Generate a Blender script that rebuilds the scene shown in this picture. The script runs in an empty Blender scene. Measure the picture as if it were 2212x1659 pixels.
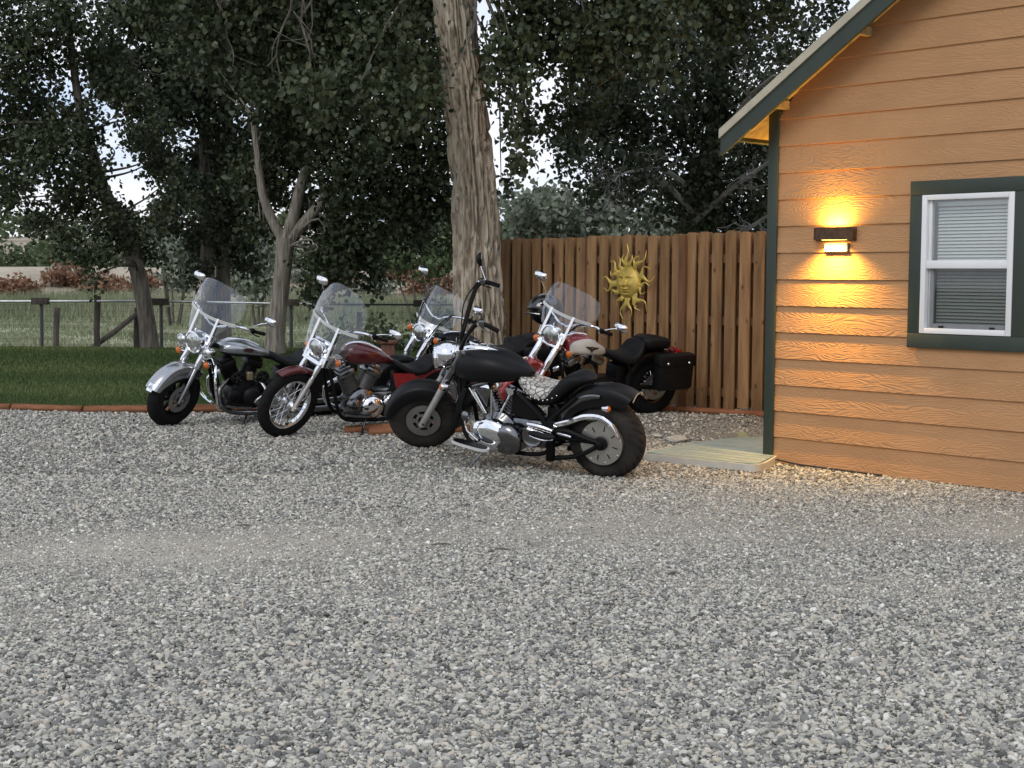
import bpy, bmesh, math, random
import numpy as np
from mathutils import Vector, Matrix, noise as mnoise
from math import sin, cos, pi, radians, atan2, sqrt

S = bpy.context.scene
# ------------------------------------------------------------------ camera
CAM_H = 1.65
pitch = math.atan(232 / 3200.0); roll = 0.006
fw = Vector((0, cos(pitch), -sin(pitch))); r0 = Vector((1, 0, 0)); u0 = r0.cross(fw)
rt = r0 * cos(roll) + u0 * sin(roll); up = u0 * cos(roll) - r0 * sin(roll)
cd = bpy.data.cameras.new('camera'); cam = bpy.data.objects.new('camera', cd)
S.collection.objects.link(cam)
mw = Matrix((rt, up, -fw)).transposed().to_4x4(); mw.translation = (0, 0, CAM_H)
cam.matrix_world = mw
cd.sensor_width = 36; cd.lens = 36 * 3200 / 2212.0; cd.clip_start = 0.1; cd.clip_end = 3000
S.camera = cam
S.render.resolution_x = 1024; S.render.resolution_y = 768
S.render.engine = 'CYCLES'
S.cycles.max_bounces = 5; S.cycles.diffuse_bounces = 3; S.cycles.glossy_bounces = 3; S.cycles.transmission_bounces = 3; S.cycles.transparent_max_bounces = 12
S.cycles.sample_clamp_indirect = 6

# ------------------------------------------------------------------ sky, sun, exposure
SUN_EL, SUN_AZ = radians(38), radians(205)      # soft light from behind and left of the viewer
w = bpy.data.worlds.new('World'); S.world = w; w.use_nodes = True
nt = w.node_tree; nt.nodes.clear()
def wn(t, **k):
    n = nt.nodes.new(t)
    for a, b in k.items(): setattr(n, a, b)
    return n
sky = wn('ShaderNodeTexSky', sky_type='NISHITA', sun_disc=False)
sky.sun_elevation = SUN_EL; sky.sun_rotation = SUN_AZ; sky.air_density = 1.0; sky.dust_density = 1.0
tc = wn('ShaderNodeTexCoord'); mp = wn('ShaderNodeMapping'); mp.inputs['Scale'].default_value = (1.6, 1.6, 5.5)
nz = wn('ShaderNodeTexNoise'); nz.inputs['Scale'].default_value = 2.2; nz.inputs['Detail'].default_value = 6
cr = wn('ShaderNodeValToRGB'); cr.color_ramp.elements[0].position = .36; cr.color_ramp.elements[1].position = .52
cr.color_ramp.elements[0].color = (6.2, 8.0, 11.2, 1); cr.color_ramp.elements[1].color = (11.6, 11.8, 12.8, 1)
mx = wn('ShaderNodeMix', data_type='RGBA'); pass
bg = wn('ShaderNodeBackground'); bg.inputs['Strength'].default_value = 0.098
out = wn('ShaderNodeOutputWorld')
L = nt.links
L.new(tc.outputs['Generated'], mp.inputs['Vector']); L.new(mp.outputs['Vector'], nz.inputs['Vector'])
L.new(nz.outputs['Fac'], cr.inputs['Fac']); L.new(cr.outputs['Color'], mx.inputs['B']); mx.inputs['Factor'].default_value = .82
L.new(sky.outputs['Color'], mx.inputs['A']); L.new(mx.outputs['Result'], bg.inputs['Color'])
L.new(bg.outputs['Background'], out.inputs['Surface'])
sl = bpy.data.lights.new('sun', 'SUN'); sl.energy = 0.95; sl.angle = radians(24); sl.color = (1, .95, .88)
so = bpy.data.objects.new('sun', sl); S.collection.objects.link(so)
sdir = Vector((sin(SUN_AZ) * cos(SUN_EL), cos(SUN_AZ) * cos(SUN_EL), sin(SUN_EL)))
so.rotation_euler = sdir.to_track_quat('Z', 'Y').to_euler(); so.location = sdir * 40
S.view_settings.view_transform = 'Standard'; S.view_settings.look = 'None'
S.view_settings.exposure = 0.0; S.view_settings.gamma = 1.0; S.view_settings.use_curve_mapping = False

# ------------------------------------------------------------------ helpers
COL = S.collection
rng = np.random.default_rng(7); random.seed(7)
MATS = {}
def mat(name, base, rough=.5, metal=0.0, var=0.0, vscale=8.0, bump=0.0, bscale=60.0, stretch=(1, 1, 1),
        coat=0.0, col2=None, rand=0.0, trans=0.0, emit=None, spec=None, detail=5, bdist=.01):
    """procedural principled material: colour noise (var/col2), fine relief (bump), per-object random tone (rand)"""
    if name in MATS: return MATS[name]
    m = bpy.data.materials.new(name); m.use_nodes = True; t = m.node_tree; n = t.nodes; l = t.links
    p = n['Principled BSDF']; p.inputs['Roughness'].default_value = rough; p.inputs['Metallic'].default_value = metal
    p.inputs['Base Color'].default_value = (*base, 1)
    if coat: p.inputs['Coat Weight'].default_value = coat; p.inputs['Coat Roughness'].default_value = .06
    if spec is not None: p.inputs['Specular IOR Level'].default_value = spec
    tcn = n.new('ShaderNodeTexCoord'); mpn = n.new('ShaderNodeMapping'); mpn.inputs['Scale'].default_value = stretch
    l.new(tcn.outputs['Object'], mpn.inputs['Vector'])
    if rand:
        oi = n.new('ShaderNodeObjectInfo'); ad = n.new('ShaderNodeVectorMath'); ad.operation = 'ADD'
        sc = n.new('ShaderNodeVectorMath'); sc.operation = 'SCALE'; sc.inputs['Scale'].default_value = 37.0
        cx = n.new('ShaderNodeCombineXYZ'); l.new(oi.outputs['Random'], cx.inputs[0]); l.new(oi.outputs['Random'], cx.inputs[2])
        l.new(cx.outputs[0], sc.inputs[0]); l.new(mpn.outputs[0], ad.inputs[0]); l.new(sc.outputs[0], ad.inputs[1]); vec = ad.outputs[0]
    else: vec = mpn.outputs[0]
    colsock = None
    if var or col2:
        nn = n.new('ShaderNodeTexNoise'); nn.inputs['Scale'].default_value = vscale; nn.inputs['Detail'].default_value = detail
        l.new(vec, nn.inputs['Vector'])
        rr = n.new('ShaderNodeValToRGB'); rr.color_ramp.elements[0].position = .3; rr.color_ramp.elements[1].position = .7
        a = col2 if col2 else tuple(c * (1 - var) for c in base); b = tuple(min(1, c * (1 + var)) for c in base)
        rr.color_ramp.elements[0].color = (*a, 1); rr.color_ramp.elements[1].color = (*b, 1)
        l.new(nn.outputs['Fac'], rr.inputs['Fac']); colsock = rr.outputs['Color']
    if rand:
        mr = n.new('ShaderNodeMapRange'); mr.inputs['To Min'].default_value = 1 - rand; mr.inputs['To Max'].default_value = 1 + rand
        l.new(oi.outputs['Random'], mr.inputs['Value'])
        ms = n.new('ShaderNodeVectorMath'); ms.operation = 'SCALE'; l.new(mr.outputs[0], ms.inputs['Scale'])
        if colsock: l.new(colsock, ms.inputs[0])
        else: ms.inputs[0].default_value = base
        colsock = ms.outputs[0]
    if colsock: l.new(colsock, p.inputs['Base Color'])
    if bump:
        bn = n.new('ShaderNodeTexNoise'); bn.inputs['Scale'].default_value = bscale; bn.inputs['Detail'].default_value = 6
        l.new(vec, bn.inputs['Vector']); bp = n.new('ShaderNodeBump'); bp.inputs['Strength'].default_value = bump
        bp.inputs['Distance'].default_value = bdist
        l.new(bn.outputs['Fac'], bp.inputs['Height']); l.new(bp.outputs[0], p.inputs['Normal'])
    if emit:
        p.inputs['Emission Color'].default_value = (*emit[:3], 1); p.inputs['Emission Strength'].default_value = emit[3]
    MATS[name] = m
    return m

def glassy(name, tint=(.9, .95, 1), gloss=.12, haze=0.0, rough=.03):
    """clear sheet plastic or glass: see-through with a fresnel reflection and a little surface haze"""
    if name in MATS: return MATS[name]
    m = bpy.data.materials.new(name); m.use_nodes = True; t = m.node_tree; n = t.nodes; l = t.links; n.clear()
    o = n.new('ShaderNodeOutputMaterial'); tr = n.new('ShaderNodeBsdfTransparent'); tr.inputs[0].default_value = (*tint, 1)
    g = n.new('ShaderNodeBsdfGlossy'); g.inputs['Roughness'].default_value = rough
    lw = n.new('ShaderNodeLayerWeight'); lw.inputs['Blend'].default_value = .5; fr = n.new('ShaderNodeMath'); fr.operation = 'POWER'; fr.inputs[1].default_value = 4.0; l.new(lw.outputs['Facing'], fr.inputs[0])
    ad = n.new('ShaderNodeMath'); ad.operation = 'ADD'; ad.inputs[1].default_value = gloss; ad.use_clamp = True
    l.new(fr.outputs[0], ad.inputs[0]); a = n.new('ShaderNodeMixShader')
    l.new(ad.outputs[0], a.inputs[0]); l.new(tr.outputs[0], a.inputs[1]); l.new(g.outputs[0], a.inputs[2])
    last = a.outputs[0]
    if haze:
        d = n.new('ShaderNodeBsdfDiffuse'); d.inputs[0].default_value = (.75, .78, .82, 1)
        b = n.new('ShaderNodeMixShader'); b.inputs[0].default_value = haze
        l.new(last, b.inputs[1]); l.new(d.outputs[0], b.inputs[2]); last = b.outputs[0]
    l.new(last, o.inputs[0]); MATS[name] = m
    return m

def finish(me, smooth=True, ang=38):
    if smooth:
        me.shade_smooth(); me.set_sharp_from_angle(angle=radians(ang))
    return me
def link(name, me, m=None, parent=None, smooth=True, ang=38):
    if m is not None and not me.materials: me.materials.append(m)
    if smooth is not None: finish(me, smooth, ang)
    o = bpy.data.objects.new(name, me); COL.objects.link(o)
    if parent is not None: o.parent = parent
    return o
def tag(o, label, cat, group=None):
    o['label'] = label; o['category'] = cat
    if group: o['group'] = group
    return o
def struct(o): o['kind'] = 'structure'; return o
def stuff(o): o['kind'] = 'stuff'; return o
def empty(name, loc=(0, 0, 0), rz=0):
    o = bpy.data.objects.new(name, None); COL.objects.link(o); o.location = loc; o.rotation_euler = (0, 0, rz)
    o.empty_display_size = .2
    return o
def fast(name, v, fcs, m, parent=None, smooth=False, attr=None):
    """big mesh from numpy arrays; fcs is (n,3) or (n,4)"""
    me = bpy.data.meshes.new(name); v = np.asarray(v, np.float32); fcs = np.asarray(fcs, np.int32)
    me.vertices.add(len(v)); me.vertices.foreach_set('co', v.ravel())
    k = fcs.shape[1]; me.loops.add(fcs.size); me.loops.foreach_set('vertex_index', fcs.ravel())
    me.polygons.add(len(fcs)); me.polygons.foreach_set('loop_start', np.arange(0, fcs.size, k, dtype=np.int32))
    if attr is not None:
        a = me.attributes.new('tone', 'FLOAT', 'POINT'); a.data.foreach_set('value', np.asarray(attr, np.float32))
    me.update(calc_edges=True); me.validate()
    me.materials.append(m)
    if smooth: me.shade_smooth()
    o = bpy.data.objects.new(name, me); COL.objects.link(o)
    if parent is not None: o.parent = parent
    return o

def catmull(P, n):
    P = np.asarray(P, float); Q = []
    for i in range(len(P) - 1):
        p0 = P[max(i - 1, 0)]; p1 = P[i]; p2 = P[i + 1]; p3 = P[min(i + 2, len(P) - 1)]
        for k in range(n):
            t = k / n
            Q.append(.5 * (2 * p1 + (p2 - p0) * t + (2 * p0 - 5 * p1 + 4 * p2 - p3) * t * t + (3 * p1 - p0 - 3 * p2 + p3) * t ** 3))
    Q.append(P[-1]); return np.array(Q)

class MB:
    """collects shapes into one mesh"""
    def __init__(s): s.v = []; s.f = []
    def add(s, v, f):
        b = len(s.v); s.v += [tuple(map(float, p)) for p in v]; s.f += [tuple(i + b for i in q) for q in f]; return s
    def tube(s, pts, r, n=8, cap=True, smooth=0):
        P = np.asarray(pts, float); R = np.full(len(P), r, float) if np.isscalar(r) else np.asarray(r, float)
        if smooth:
            A = catmull(np.hstack([P, R[:, None]]), smooth); P = A[:, :3]; R = A[:, 3]
        T = np.gradient(P, axis=0); T /= np.linalg.norm(T, axis=1)[:, None] + 1e-12
        ref = np.array([0, 0, 1.]) if abs(T[0][2]) < .9 else np.array([1., 0, 0])
        N = np.cross(T[0], ref); N /= np.linalg.norm(N); V = []
        for i in range(len(P)):
            N = N - T[i] * (N @ T[i]); N /= np.linalg.norm(N); B = np.cross(T[i], N)
            for k in range(n):
                a = 2 * pi * k / n; V.append(P[i] + R[i] * (N * cos(a) + B * sin(a)))
        F = [(i * n + k, i * n + (k + 1) % n, (i + 1) * n + (k + 1) % n, (i + 1) * n + k) for i in range(len(P) - 1) for k in range(n)]
        if cap: F += [tuple(range(n - 1, -1, -1)), tuple((len(P) - 1) * n + k for k in range(n))]
        return s.add(V, F)
    def lathe(s, prof, c=(0, 0, 0), axis=(0, 1, 0), n=32, cap=False, a0=0, a1=2 * pi):
        """prof: (radius, offset along axis)"""
        A = np.asarray(axis, float); A /= np.linalg.norm(A); ref = np.array([0, 0, 1.]) if abs(A[2]) < .9 else np.array([1., 0, 0])
        U = np.cross(A, ref); U /= np.linalg.norm(U); W = np.cross(A, U); c = np.asarray(c, float)
        full = abs(a1 - a0 - 2 * pi) < 1e-6; m = n if full else n + 1; V = []
        for (r, h) in prof:
            for k in range(m):
                a = a0 + (a1 - a0) * k / n; V.append(c + A * h + r * (U * cos(a) + W * sin(a)))
        F = []
        for i in range(len(prof) - 1):
            for k in range(n):
                k2 = (k + 1) % m; F.append((i * m + k, i * m + k2, (i + 1) * m + k2, (i + 1) * m + k))
        if cap:
            F.append(tuple(range(m - 1, -1, -1))); F.append(tuple((len(prof) - 1) * m + k for k in range(m)))
        return s.add(V, F)
    def box(s, c, size, rot=None, bev=0.0):
        hx, hy, hz = [q / 2 for q in size]; b = min(bev, hx * .9, hy * .9, hz * .9)
        R = np.array(rot) if rot is not None else np.eye(3); c = np.asarray(c, float)
        if b <= 0:
            V = [(x, y, z) for x in (-hx, hx) for y in (-hy, hy) for z in (-hz, hz)]
            F = [(0, 1, 3, 2), (4, 6, 7, 5), (0, 4, 5, 1), (2, 3, 7, 6), (0, 2, 6, 4), (1, 5, 7, 3)]
        else:
            bm = bmesh.new(); bmesh.ops.create_cube(bm, size=1.0)
            for q in bm.verts: q.co = Vector((q.co.x * 2 * hx, q.co.y * 2 * hy, q.co.z * 2 * hz))
            bmesh.ops.bevel(bm, geom=list(bm.edges), offset=b, segments=2, profile=.5, affect='EDGES')
            bm.verts.index_update(); V = [tuple(q.co) for q in bm.verts]; F = [tuple(x.index for x in q.verts) for q in bm.faces]; bm.free()
        return s.add([c + R @ np.array(p) for p in V], F)
    def loft(s, rings, cap=True):
        m = len(rings[0]); V = [p for r in rings for p in r]
        F = [(i * m + k, i * m + (k + 1) % m, (i + 1) * m + (k + 1) % m, (i + 1) * m + k) for i in range(len(rings) - 1) for k in range(m)]
        if cap: F += [tuple(range(m - 1, -1, -1)), tuple((len(rings) - 1) * m + k for k in range(m))]
        return s.add(V, F)
    def sheet(s, grid, closed=False):
        n = len(grid); m = len(grid[0]); V = [p for r in grid for p in r]
        return s.add(V, [(i * m + k, i * m + k + 1, (i + 1) * m + k + 1, (i + 1) * m + k) for i in range(n - 1) for k in range(m - 1)])
    def ball(s, c, r, n=14, m=8):
        r = (r, r, r) if np.isscalar(r) else r; V = []; F = []
        for i in range(m + 1):
            t = pi * i / m
            for k in range(n):
                a = 2 * pi * k / n; V.append((c[0] + r[0] * sin(t) * cos(a), c[1] + r[1] * sin(t) * sin(a), c[2] + r[2] * cos(t)))
        for i in range(m):
            for k in range(n): F.append((i * n + k, (i + 1) * n + k, (i + 1) * n + (k + 1) % n, i * n + (k + 1) % n))
        return s.add(V, F)
    def prism(s, poly, h, o=(0, 0, 0), X=(1, 0, 0), Y=(0, 1, 0)):
        """flat outline poly (u,v) in axes X,Y at o, given thickness h along X x Y"""
        X = np.array(X, float); Y = np.array(Y, float); Z = np.cross(X, Y); o = np.array(o, float); n = len(poly)
        V = [o + X * u + Y * v for u, v in poly] + [o + X * u + Y * v + Z * h for u, v in poly]
        F = [tuple(range(n - 1, -1, -1)), tuple(range(n, 2 * n))] + [(k, (k + 1) % n, n + (k + 1) % n, n + k) for k in range(n)]
        return s.add(V, F)
    def mesh(s, name, X=None):
        me = bpy.data.meshes.new(name); v = s.v
        if X is not None: v = [tuple(X @ Vector(p)) for p in v]
        me.from_pydata(v, [], s.f)
        bm = bmesh.new(); bm.from_mesh(me); bmesh.ops.remove_doubles(bm, verts=bm.verts, dist=1e-5)
        bmesh.ops.recalc_face_normals(bm, faces=bm.faces); bm.to_mesh(me); bm.free()
        return me
    def build(s, name, m, parent=None, X=None, smooth=True, ang=38):
        return link(name, s.mesh(name, X), m, parent, smooth, ang)

# ------------------------------------------------------------------ terrain
A = [(x, y, 0) for x in range(-14, 12, 2) for y in (2, 5, 8, 10)] + [(x, 11.3, 0) for x in range(-10, 6, 1)]
A += [(2.33, 13.18, 0), (3, 12.4, 0), (4.2, 11.1, 0), (5, 10, 0), (1.8, 12.9, 0), (1.4, 13.2, .01), (1.8, 13.9, .02), (2.3, 14.4, .04), (1.3, 12.4, 0),
      (3.5, 14.5, 0), (2.56, 15.14, .27), (1.41, 15.34, .24), (.05, 14.55, .2), (.789, 12.216, 0), (-.767, 12.961, .14), (-.3, 12.45, .03),
      (.4, 13.6, .1), (-2.15, 14.09, .11), (-.73, 14.81, .18), (-3.44, 14.95, .12), (-2.05, 15.71, .16), (.19, 16.03, .24), (-1.23, 15.37, .19),
      (-.36, 17.2, .27), (-.1, 18, .28), (1, 17, .28), (-5.8, 16.6, .12), (-4.1, 16.3, .12), (-8, 16.8, .1), (-12, 17, .1), (-3, 13, .04), (-1.7, 12.9, .06),
      (-5, 14, .05), (-8, 14, .03), (-12, 14, .02), (-4, 20, .21), (-8, 20, .2), (-13, 20, .2), (-4, 24.5, .36), (-8, 24.5, .36), (-13, 24.5, .36),
      (0, 21, .3), (0, 25, .3), (4, 19, .26), (5, 25, .2), (9, 14, 0), (9, 20, .1), (9, 25, .1), (-17, 20, .2), (-17, 25, .36), (14, 20, .1), (14, 26, .1)]
A = np.array(A, float)
def zt(x, y):
    x = np.atleast_1d(np.asarray(x, float)); y = np.atleast_1d(np.asarray(y, float)); shp = x.shape; x = x.ravel(); y = y.ravel(); o = np.zeros(len(x))
    for i in range(0, len(x), 40000):
        d = (x[i:i + 40000, None] - A[None, :, 0]) ** 2 + (y[i:i + 40000, None] - A[None, :, 1]) ** 2
        wgt = 1 / (d + .03) ** 2; o[i:i + 40000] = (wgt * A[None, :, 2]).sum(1) / wgt.sum(1)
    o = np.where(y < 3, 0, o)
    return o.reshape(shp)
def sst(a, b, t):
    t = np.clip((t - a) / (b - a), 0, 1); return t * t * (3 - 2 * t)
def zfield(x, y):
    x = np.asarray(x, float); y = np.asarray(y, float)
    b = .5 * np.sin(x * .05 + 1) + .35 * np.sin(x * .17 + .4)
    z = 2.1 * sst(76, 96, y + 3 * np.sin(x * .09)) + .25 * b * sst(70, 95, y) * (1 - sst(97, 110, y))
    z += 8.5 * sst(150, 330, y) + 6 * sst(330, 800, y) + 1.2 * np.sin(x * .021) * sst(150, 300, y)
    return z
def zg(x, y):
    x = np.asarray(x, float); y = np.asarray(y, float)
    near = zt(x, np.minimum(y, 26.0)); k = sst(25.2, 27.6, y)
    return near * (1 - k) + (zfield(x, y) + .02) * k
def zp(x, y): return float(zg(np.array([x]), np.array([y]))[0])
# ------------------------------------------------------------------ ground materials
HC = (2.329, 13.179); HD = (.675, -.738); HN = (-.738, -.675)
def worn(x, y):
    """how far the drive is worn down to dust: two curving wheel tracks and patches"""
    c1 = 9.25 + .12 * x + .25 * np.sin(x * .7); c2 = 7.45 + .10 * x + .2 * np.sin(x * .8 + 1)
    p = .5 + .5 * np.sin(x * 1.7 + 2 * np.sin(y * .9)) * np.sin(y * 1.3 + x * .4)
    return np.clip(np.exp(-((y - c1) / 1.05) ** 2) * (.5 + .6 * p) + .6 * np.exp(-((y - c2) / .5) ** 2) * p + .35 * np.exp(-((y - 11.2 - .1 * x) / .7) ** 2) * p, 0, 1)
def ground_mat():
    m = bpy.data.materials.new('field_earth'); m.use_nodes = True; n = m.node_tree.nodes; l = m.node_tree.links
    p = n['Principled BSDF']; p.inputs['Roughness'].default_value = .95; p.inputs['Specular IOR Level'].default_value = .1
    g = n.new('ShaderNodeNewGeometry'); sp = n.new('ShaderNodeSeparateXYZ'); l.new(g.outputs['Position'], sp.inputs[0])
    n1 = n.new('ShaderNodeTexNoise'); n1.inputs['Scale'].default_value = .35; n1.inputs['Detail'].default_value = 7; l.new(g.outputs['Position'], n1.inputs['Vector'])
    r1 = n.new('ShaderNodeValToRGB'); e = r1.color_ramp.elements; e[0].position = .35; e[0].color = (.19, .22, .12, 1); e[1].position = .68; e[1].color = (.40, .40, .27, 1)
    l.new(n1.outputs['Fac'], r1.inputs['Fac'])
    n2 = n.new('ShaderNodeTexNoise'); n2.inputs['Scale'].default_value = .12; n2.inputs['Detail'].default_value = 8; n2.inputs['Roughness'].default_value = .65; l.new(g.outputs['Position'], n2.inputs['Vector'])
    r2 = n.new('ShaderNodeValToRGB'); e = r2.color_ramp.elements; e[0].position = .34; e[0].color = (.21, .17, .12, 1); e[1].position = .6; e[1].color = (.46, .41, .32, 1)
    l.new(n2.outputs['Fac'], r2.inputs['Fac'])
    mr = n.new('ShaderNodeMapRange'); mr.inputs['From Min'].default_value = 66; mr.inputs['From Max'].default_value = 78
    nj = n.new('ShaderNodeMath'); nj.operation = 'MULTIPLY_ADD'; nj.inputs[1].default_value = 18; l.new(n1.outputs['Fac'], nj.inputs[0]); l.new(sp.outputs['Y'], nj.inputs[2])
    sb = n.new('ShaderNodeMath'); sb.operation = 'SUBTRACT'; sb.inputs[1].default_value = 9; l.new(nj.outputs[0], sb.inputs[0]); l.new(sb.outputs[0], mr.inputs['Value'])
    mx = n.new('ShaderNodeMix'); mx.data_type = 'RGBA'; l.new(mr.outputs[0], mx.inputs['Factor']); l.new(r1.outputs[0], mx.inputs['A']); l.new(r2.outputs[0], mx.inputs['B'])
    l.new(mx.outputs['Result'], p.inputs['Base Color'])
    bp = n.new('ShaderNodeBump'); bp.inputs['Strength'].default_value = .6; bp.inputs['Distance'].default_value = .2
    n3 = n.new('ShaderNodeTexNoise'); n3.inputs['Scale'].default_value = 3; n3.inputs['Detail'].default_value = 8; l.new(g.outputs['Position'], n3.inputs['Vector'])
    l.new(n3.outputs['Fac'], bp.inputs['Height']); l.new(bp.outputs[0], p.inputs['Normal'])
    return m
def grit_mat():
    m = bpy.data.materials.new('gravel_grit'); m.use_nodes = True; n = m.node_tree.nodes; l = m.node_tree.links
    p = n['Principled BSDF']; p.inputs['Roughness'].default_value = .92; p.inputs['Specular IOR Level'].default_value = .2
    g = n.new('ShaderNodeNewGeometry')
    v = n.new('ShaderNodeTexVoronoi'); v.inputs['Scale'].default_value = 110; l.new(g.outputs['Position'], v.inputs['Vector'])
    r = n.new('ShaderNodeValToRGB'); e = r.color_ramp.elements; e[0].position = .1; e[0].color = (.10, .096, .085, 1); e[1].position = .9; e[1].color = (.34, .325, .28, 1)  # grit coloured dark so gaps between the stones look shaded
    sp = n.new('ShaderNodeSeparateColor'); l.new(v.outputs['Color'], sp.inputs[0]); l.new(sp.outputs[0], r.inputs['Fac'])
    n2 = n.new('ShaderNodeTexNoise'); n2.inputs['Scale'].default_value = 1.3; n2.inputs['Detail'].default_value = 6; l.new(g.outputs['Position'], n2.inputs['Vector'])
    wa = n.new('ShaderNodeAttribute'); wa.attribute_name = 'tone'; r2 = n.new('ShaderNodeMath'); r2.operation = 'MULTIPLY'; r2.use_clamp = True; l.new(n2.outputs['Fac'], r2.inputs[0]); l.new(wa.outputs['Fac'], r2.inputs[1])
    mx = n.new('ShaderNodeMix'); mx.data_type = 'RGBA'; l.new(r2.outputs[0], mx.inputs['Factor']); l.new(r.outputs[0], mx.inputs['A']); mx.inputs['B'].default_value = (.42, .385, .32, 1)
    l.new(mx.outputs['Result'], p.inputs['Base Color'])
    b = n.new('ShaderNodeBump'); b.inputs['Strength'].default_value = .7; b.inputs['Distance'].default_value = .01; b.invert = True
    l.new(v.outputs['Distance'], b.inputs['Height']); l.new(b.outputs[0], p.inputs['Normal'])
    return m
def tone_mat(name, cols, rough=.6, transl=0.0, spec=.3, inst=False, bump=0.0):
    """colour picked along a ramp by the per-leaf / per-stone 'tone' attribute"""
    m = bpy.data.materials.new(name); m.use_nodes = True; n = m.node_tree.nodes; l = m.node_tree.links
    p = n['Principled BSDF']; p.inputs['Roughness'].default_value = rough; p.inputs['Specular IOR Level'].default_value = spec
    a = n.new('ShaderNodeAttribute'); a.attribute_name = 'tone'
    if inst: a.attribute_type = 'INSTANCER'
    r = n.new('ShaderNodeValToRGB'); e = r.color_ramp.elements
    for i, (q, c) in enumerate(cols):
        if i < 2: e[i].position = q; e[i].color = (*c, 1)
        else: k = e.new(q); k.color = (*c, 1)
    l.new(a.outputs['Fac'], r.inputs['Fac']); l.new(r.outputs[0], p.inputs['Base Color'])
    if bump:
        g = n.new('ShaderNodeNewGeometry'); nn = n.new('ShaderNodeTexNoise'); nn.inputs['Scale'].default_value = 220; l.new(g.outputs['Position'], nn.inputs['Vector'])
        b = n.new('ShaderNodeBump'); b.inputs['Strength'].default_value = bump; b.inputs['Distance'].default_value = .003; l.new(nn.outputs['Fac'], b.inputs['Height']); l.new(b.outputs[0], p.inputs['Normal'])
    if transl:
        t = n.new('ShaderNodeBsdfTranslucent'); l.new(r.outputs[0], t.inputs[0]); x = n.new('ShaderNodeMixShader'); x.inputs[0].default_value = transl
        o = n['Material Output']; l.new(p.outputs[0], x.inputs[1]); l.new(t.outputs[0], x.inputs[2]); l.new(x.outputs[0], o.inputs[0])
    return m

# ------------------------------------------------------------------ ground sheets
def grid_obj(name, xs, ys, zf, m, mask=None, af=None):
    X, Y = np.meshgrid(xs, ys); Z = zf(X.ravel(), Y.ravel()); V = np.stack([X.ravel(), Y.ravel(), Z], 1)
    nx = len(xs); i, j = np.meshgrid(np.arange(nx - 1), np.arange(len(ys) - 1)); b = (j * nx + i).ravel()
    return fast(name, V, np.stack([b, b + 1, b + nx + 1, b + nx], 1), m, smooth=True, attr=None if af is None else af(X.ravel(), Y.ravel()))
xs = np.concatenate([np.linspace(-700, -120, 25), np.linspace(-110, -20, 40), np.linspace(-18, 18, 60), np.linspace(20, 110, 40), np.linspace(120, 700, 25)])
ys = np.concatenate([np.linspace(-40, 8, 12), np.linspace(10, 30, 50), np.linspace(31, 120, 90), np.linspace(125, 400, 50), np.linspace(420, 1500, 20)])
struct(grid_obj('ground', xs, ys, lambda x, y: zg(x, y) - .03, ground_mat()))
M_grit = grit_mat()
LEX = [-30, -5.8, -4.1, -2.4, -1.5, -1.05, -.8, -.55]; LEY = [18.6, 16.6, 16.28, 16.35, 16.75, 17.5, 19.2, 26.]
def lawn_edge(x): return np.interp(x, LEX, LEY)
struct(grid_obj('gravel_lot', np.linspace(-16, 13, 150), np.linspace(-8, 20.5, 150), lambda x, y: zg(x, y) + .004, M_grit, None, lambda x, y: 2 * worn(x, y)))
M_turf = mat('turf_soil', (.035, .052, .016), .95, var=.35, vscale=1.5, bump=.4, bscale=40, spec=.1)
def lawn():
    xx = np.linspace(-20, -.56, 120); V = []; n = 50
    for x in xx:
        for y in np.linspace(float(lawn_edge(x)) + .03, 26.8, n): V.append((x, y))
    V = np.array(V); z = zg(V[:, 0], V[:, 1]) + .03; i, j = np.meshgrid(np.arange(n - 1), np.arange(len(xx) - 1)); b = (j * n + i).ravel()
    o = fast('lawn', np.column_stack([V, z]), np.stack([b, b + n, b + n + 1, b + 1], 1), M_turf, smooth=True); struct(o)
    # blades
    N = 150000; x = rng.uniform(-11.5, -.6, N); e = lawn_edge(x); y = e + .03 + (26.6 - e) * rng.random(N) ** 1.5
    k = (np.abs(x + .02 * y) < .40 * y); x = x[k]; y = y[k]; N = len(x); z = zg(x, y) + .02
    h = rng.uniform(.03, .062, N) * (1 + (y < e[k] + .25) * .5); a = rng.uniform(0, pi, N); wd = rng.uniform(.004, .009, N) * (1 + (y - 16) * .06); lx = rng.normal(0, .018, N); ly = rng.normal(0, .018, N)
    V = np.empty((N, 3, 3)); V[:, 0] = np.stack([x - wd * np.cos(a), y - wd * np.sin(a), z], 1); V[:, 1] = np.stack([x + wd * np.cos(a), y + wd * np.sin(a), z], 1); V[:, 2] = np.stack([x + lx, y + ly, z + h], 1)
    pat = .5 + .22 * np.sin(y * 2.1 + .3 * np.sin(x)) + .2 * np.sin(x * .9 + y * .35)
    tone = np.repeat(np.clip(rng.normal(pat, .22), 0, 1), 3)
    m = tone_mat('lawn_blade', [(0, (.04, .07, .019)), (1, (.18, .215, .08)), (.75, (.092, .135, .04))], .6, .25)
    stuff(tag(fast('lawn_grass', V.reshape(-1, 3), np.arange(3 * N).reshape(-1, 3), m, attr=tone), 'mown dark green lawn grass behind the row of motorcycles', 'grass'))
lawn()
DECK = [(1.21, 13.3), (1.36, 13.08), (1.62, 12.84), (1.88, 12.63), (2.09, 12.5), (2.36, 13.15), (3.6, 14.3), (2.78, 14.85), (2.4, 14.72), (2.0, 14.38), (1.6, 13.9)]
def inpoly(x, y, P):
    r = np.zeros(len(x), bool); n = len(P)
    for i in range(n):
        x1, y1 = P[i]; x2, y2 = P[(i + 1) % n]; c = ((y1 > y) != (y2 > y)) & (x < (x2 - x1) * (y - y1) / (y2 - y1 + 1e-12) + x1); r ^= c
    return r
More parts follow.
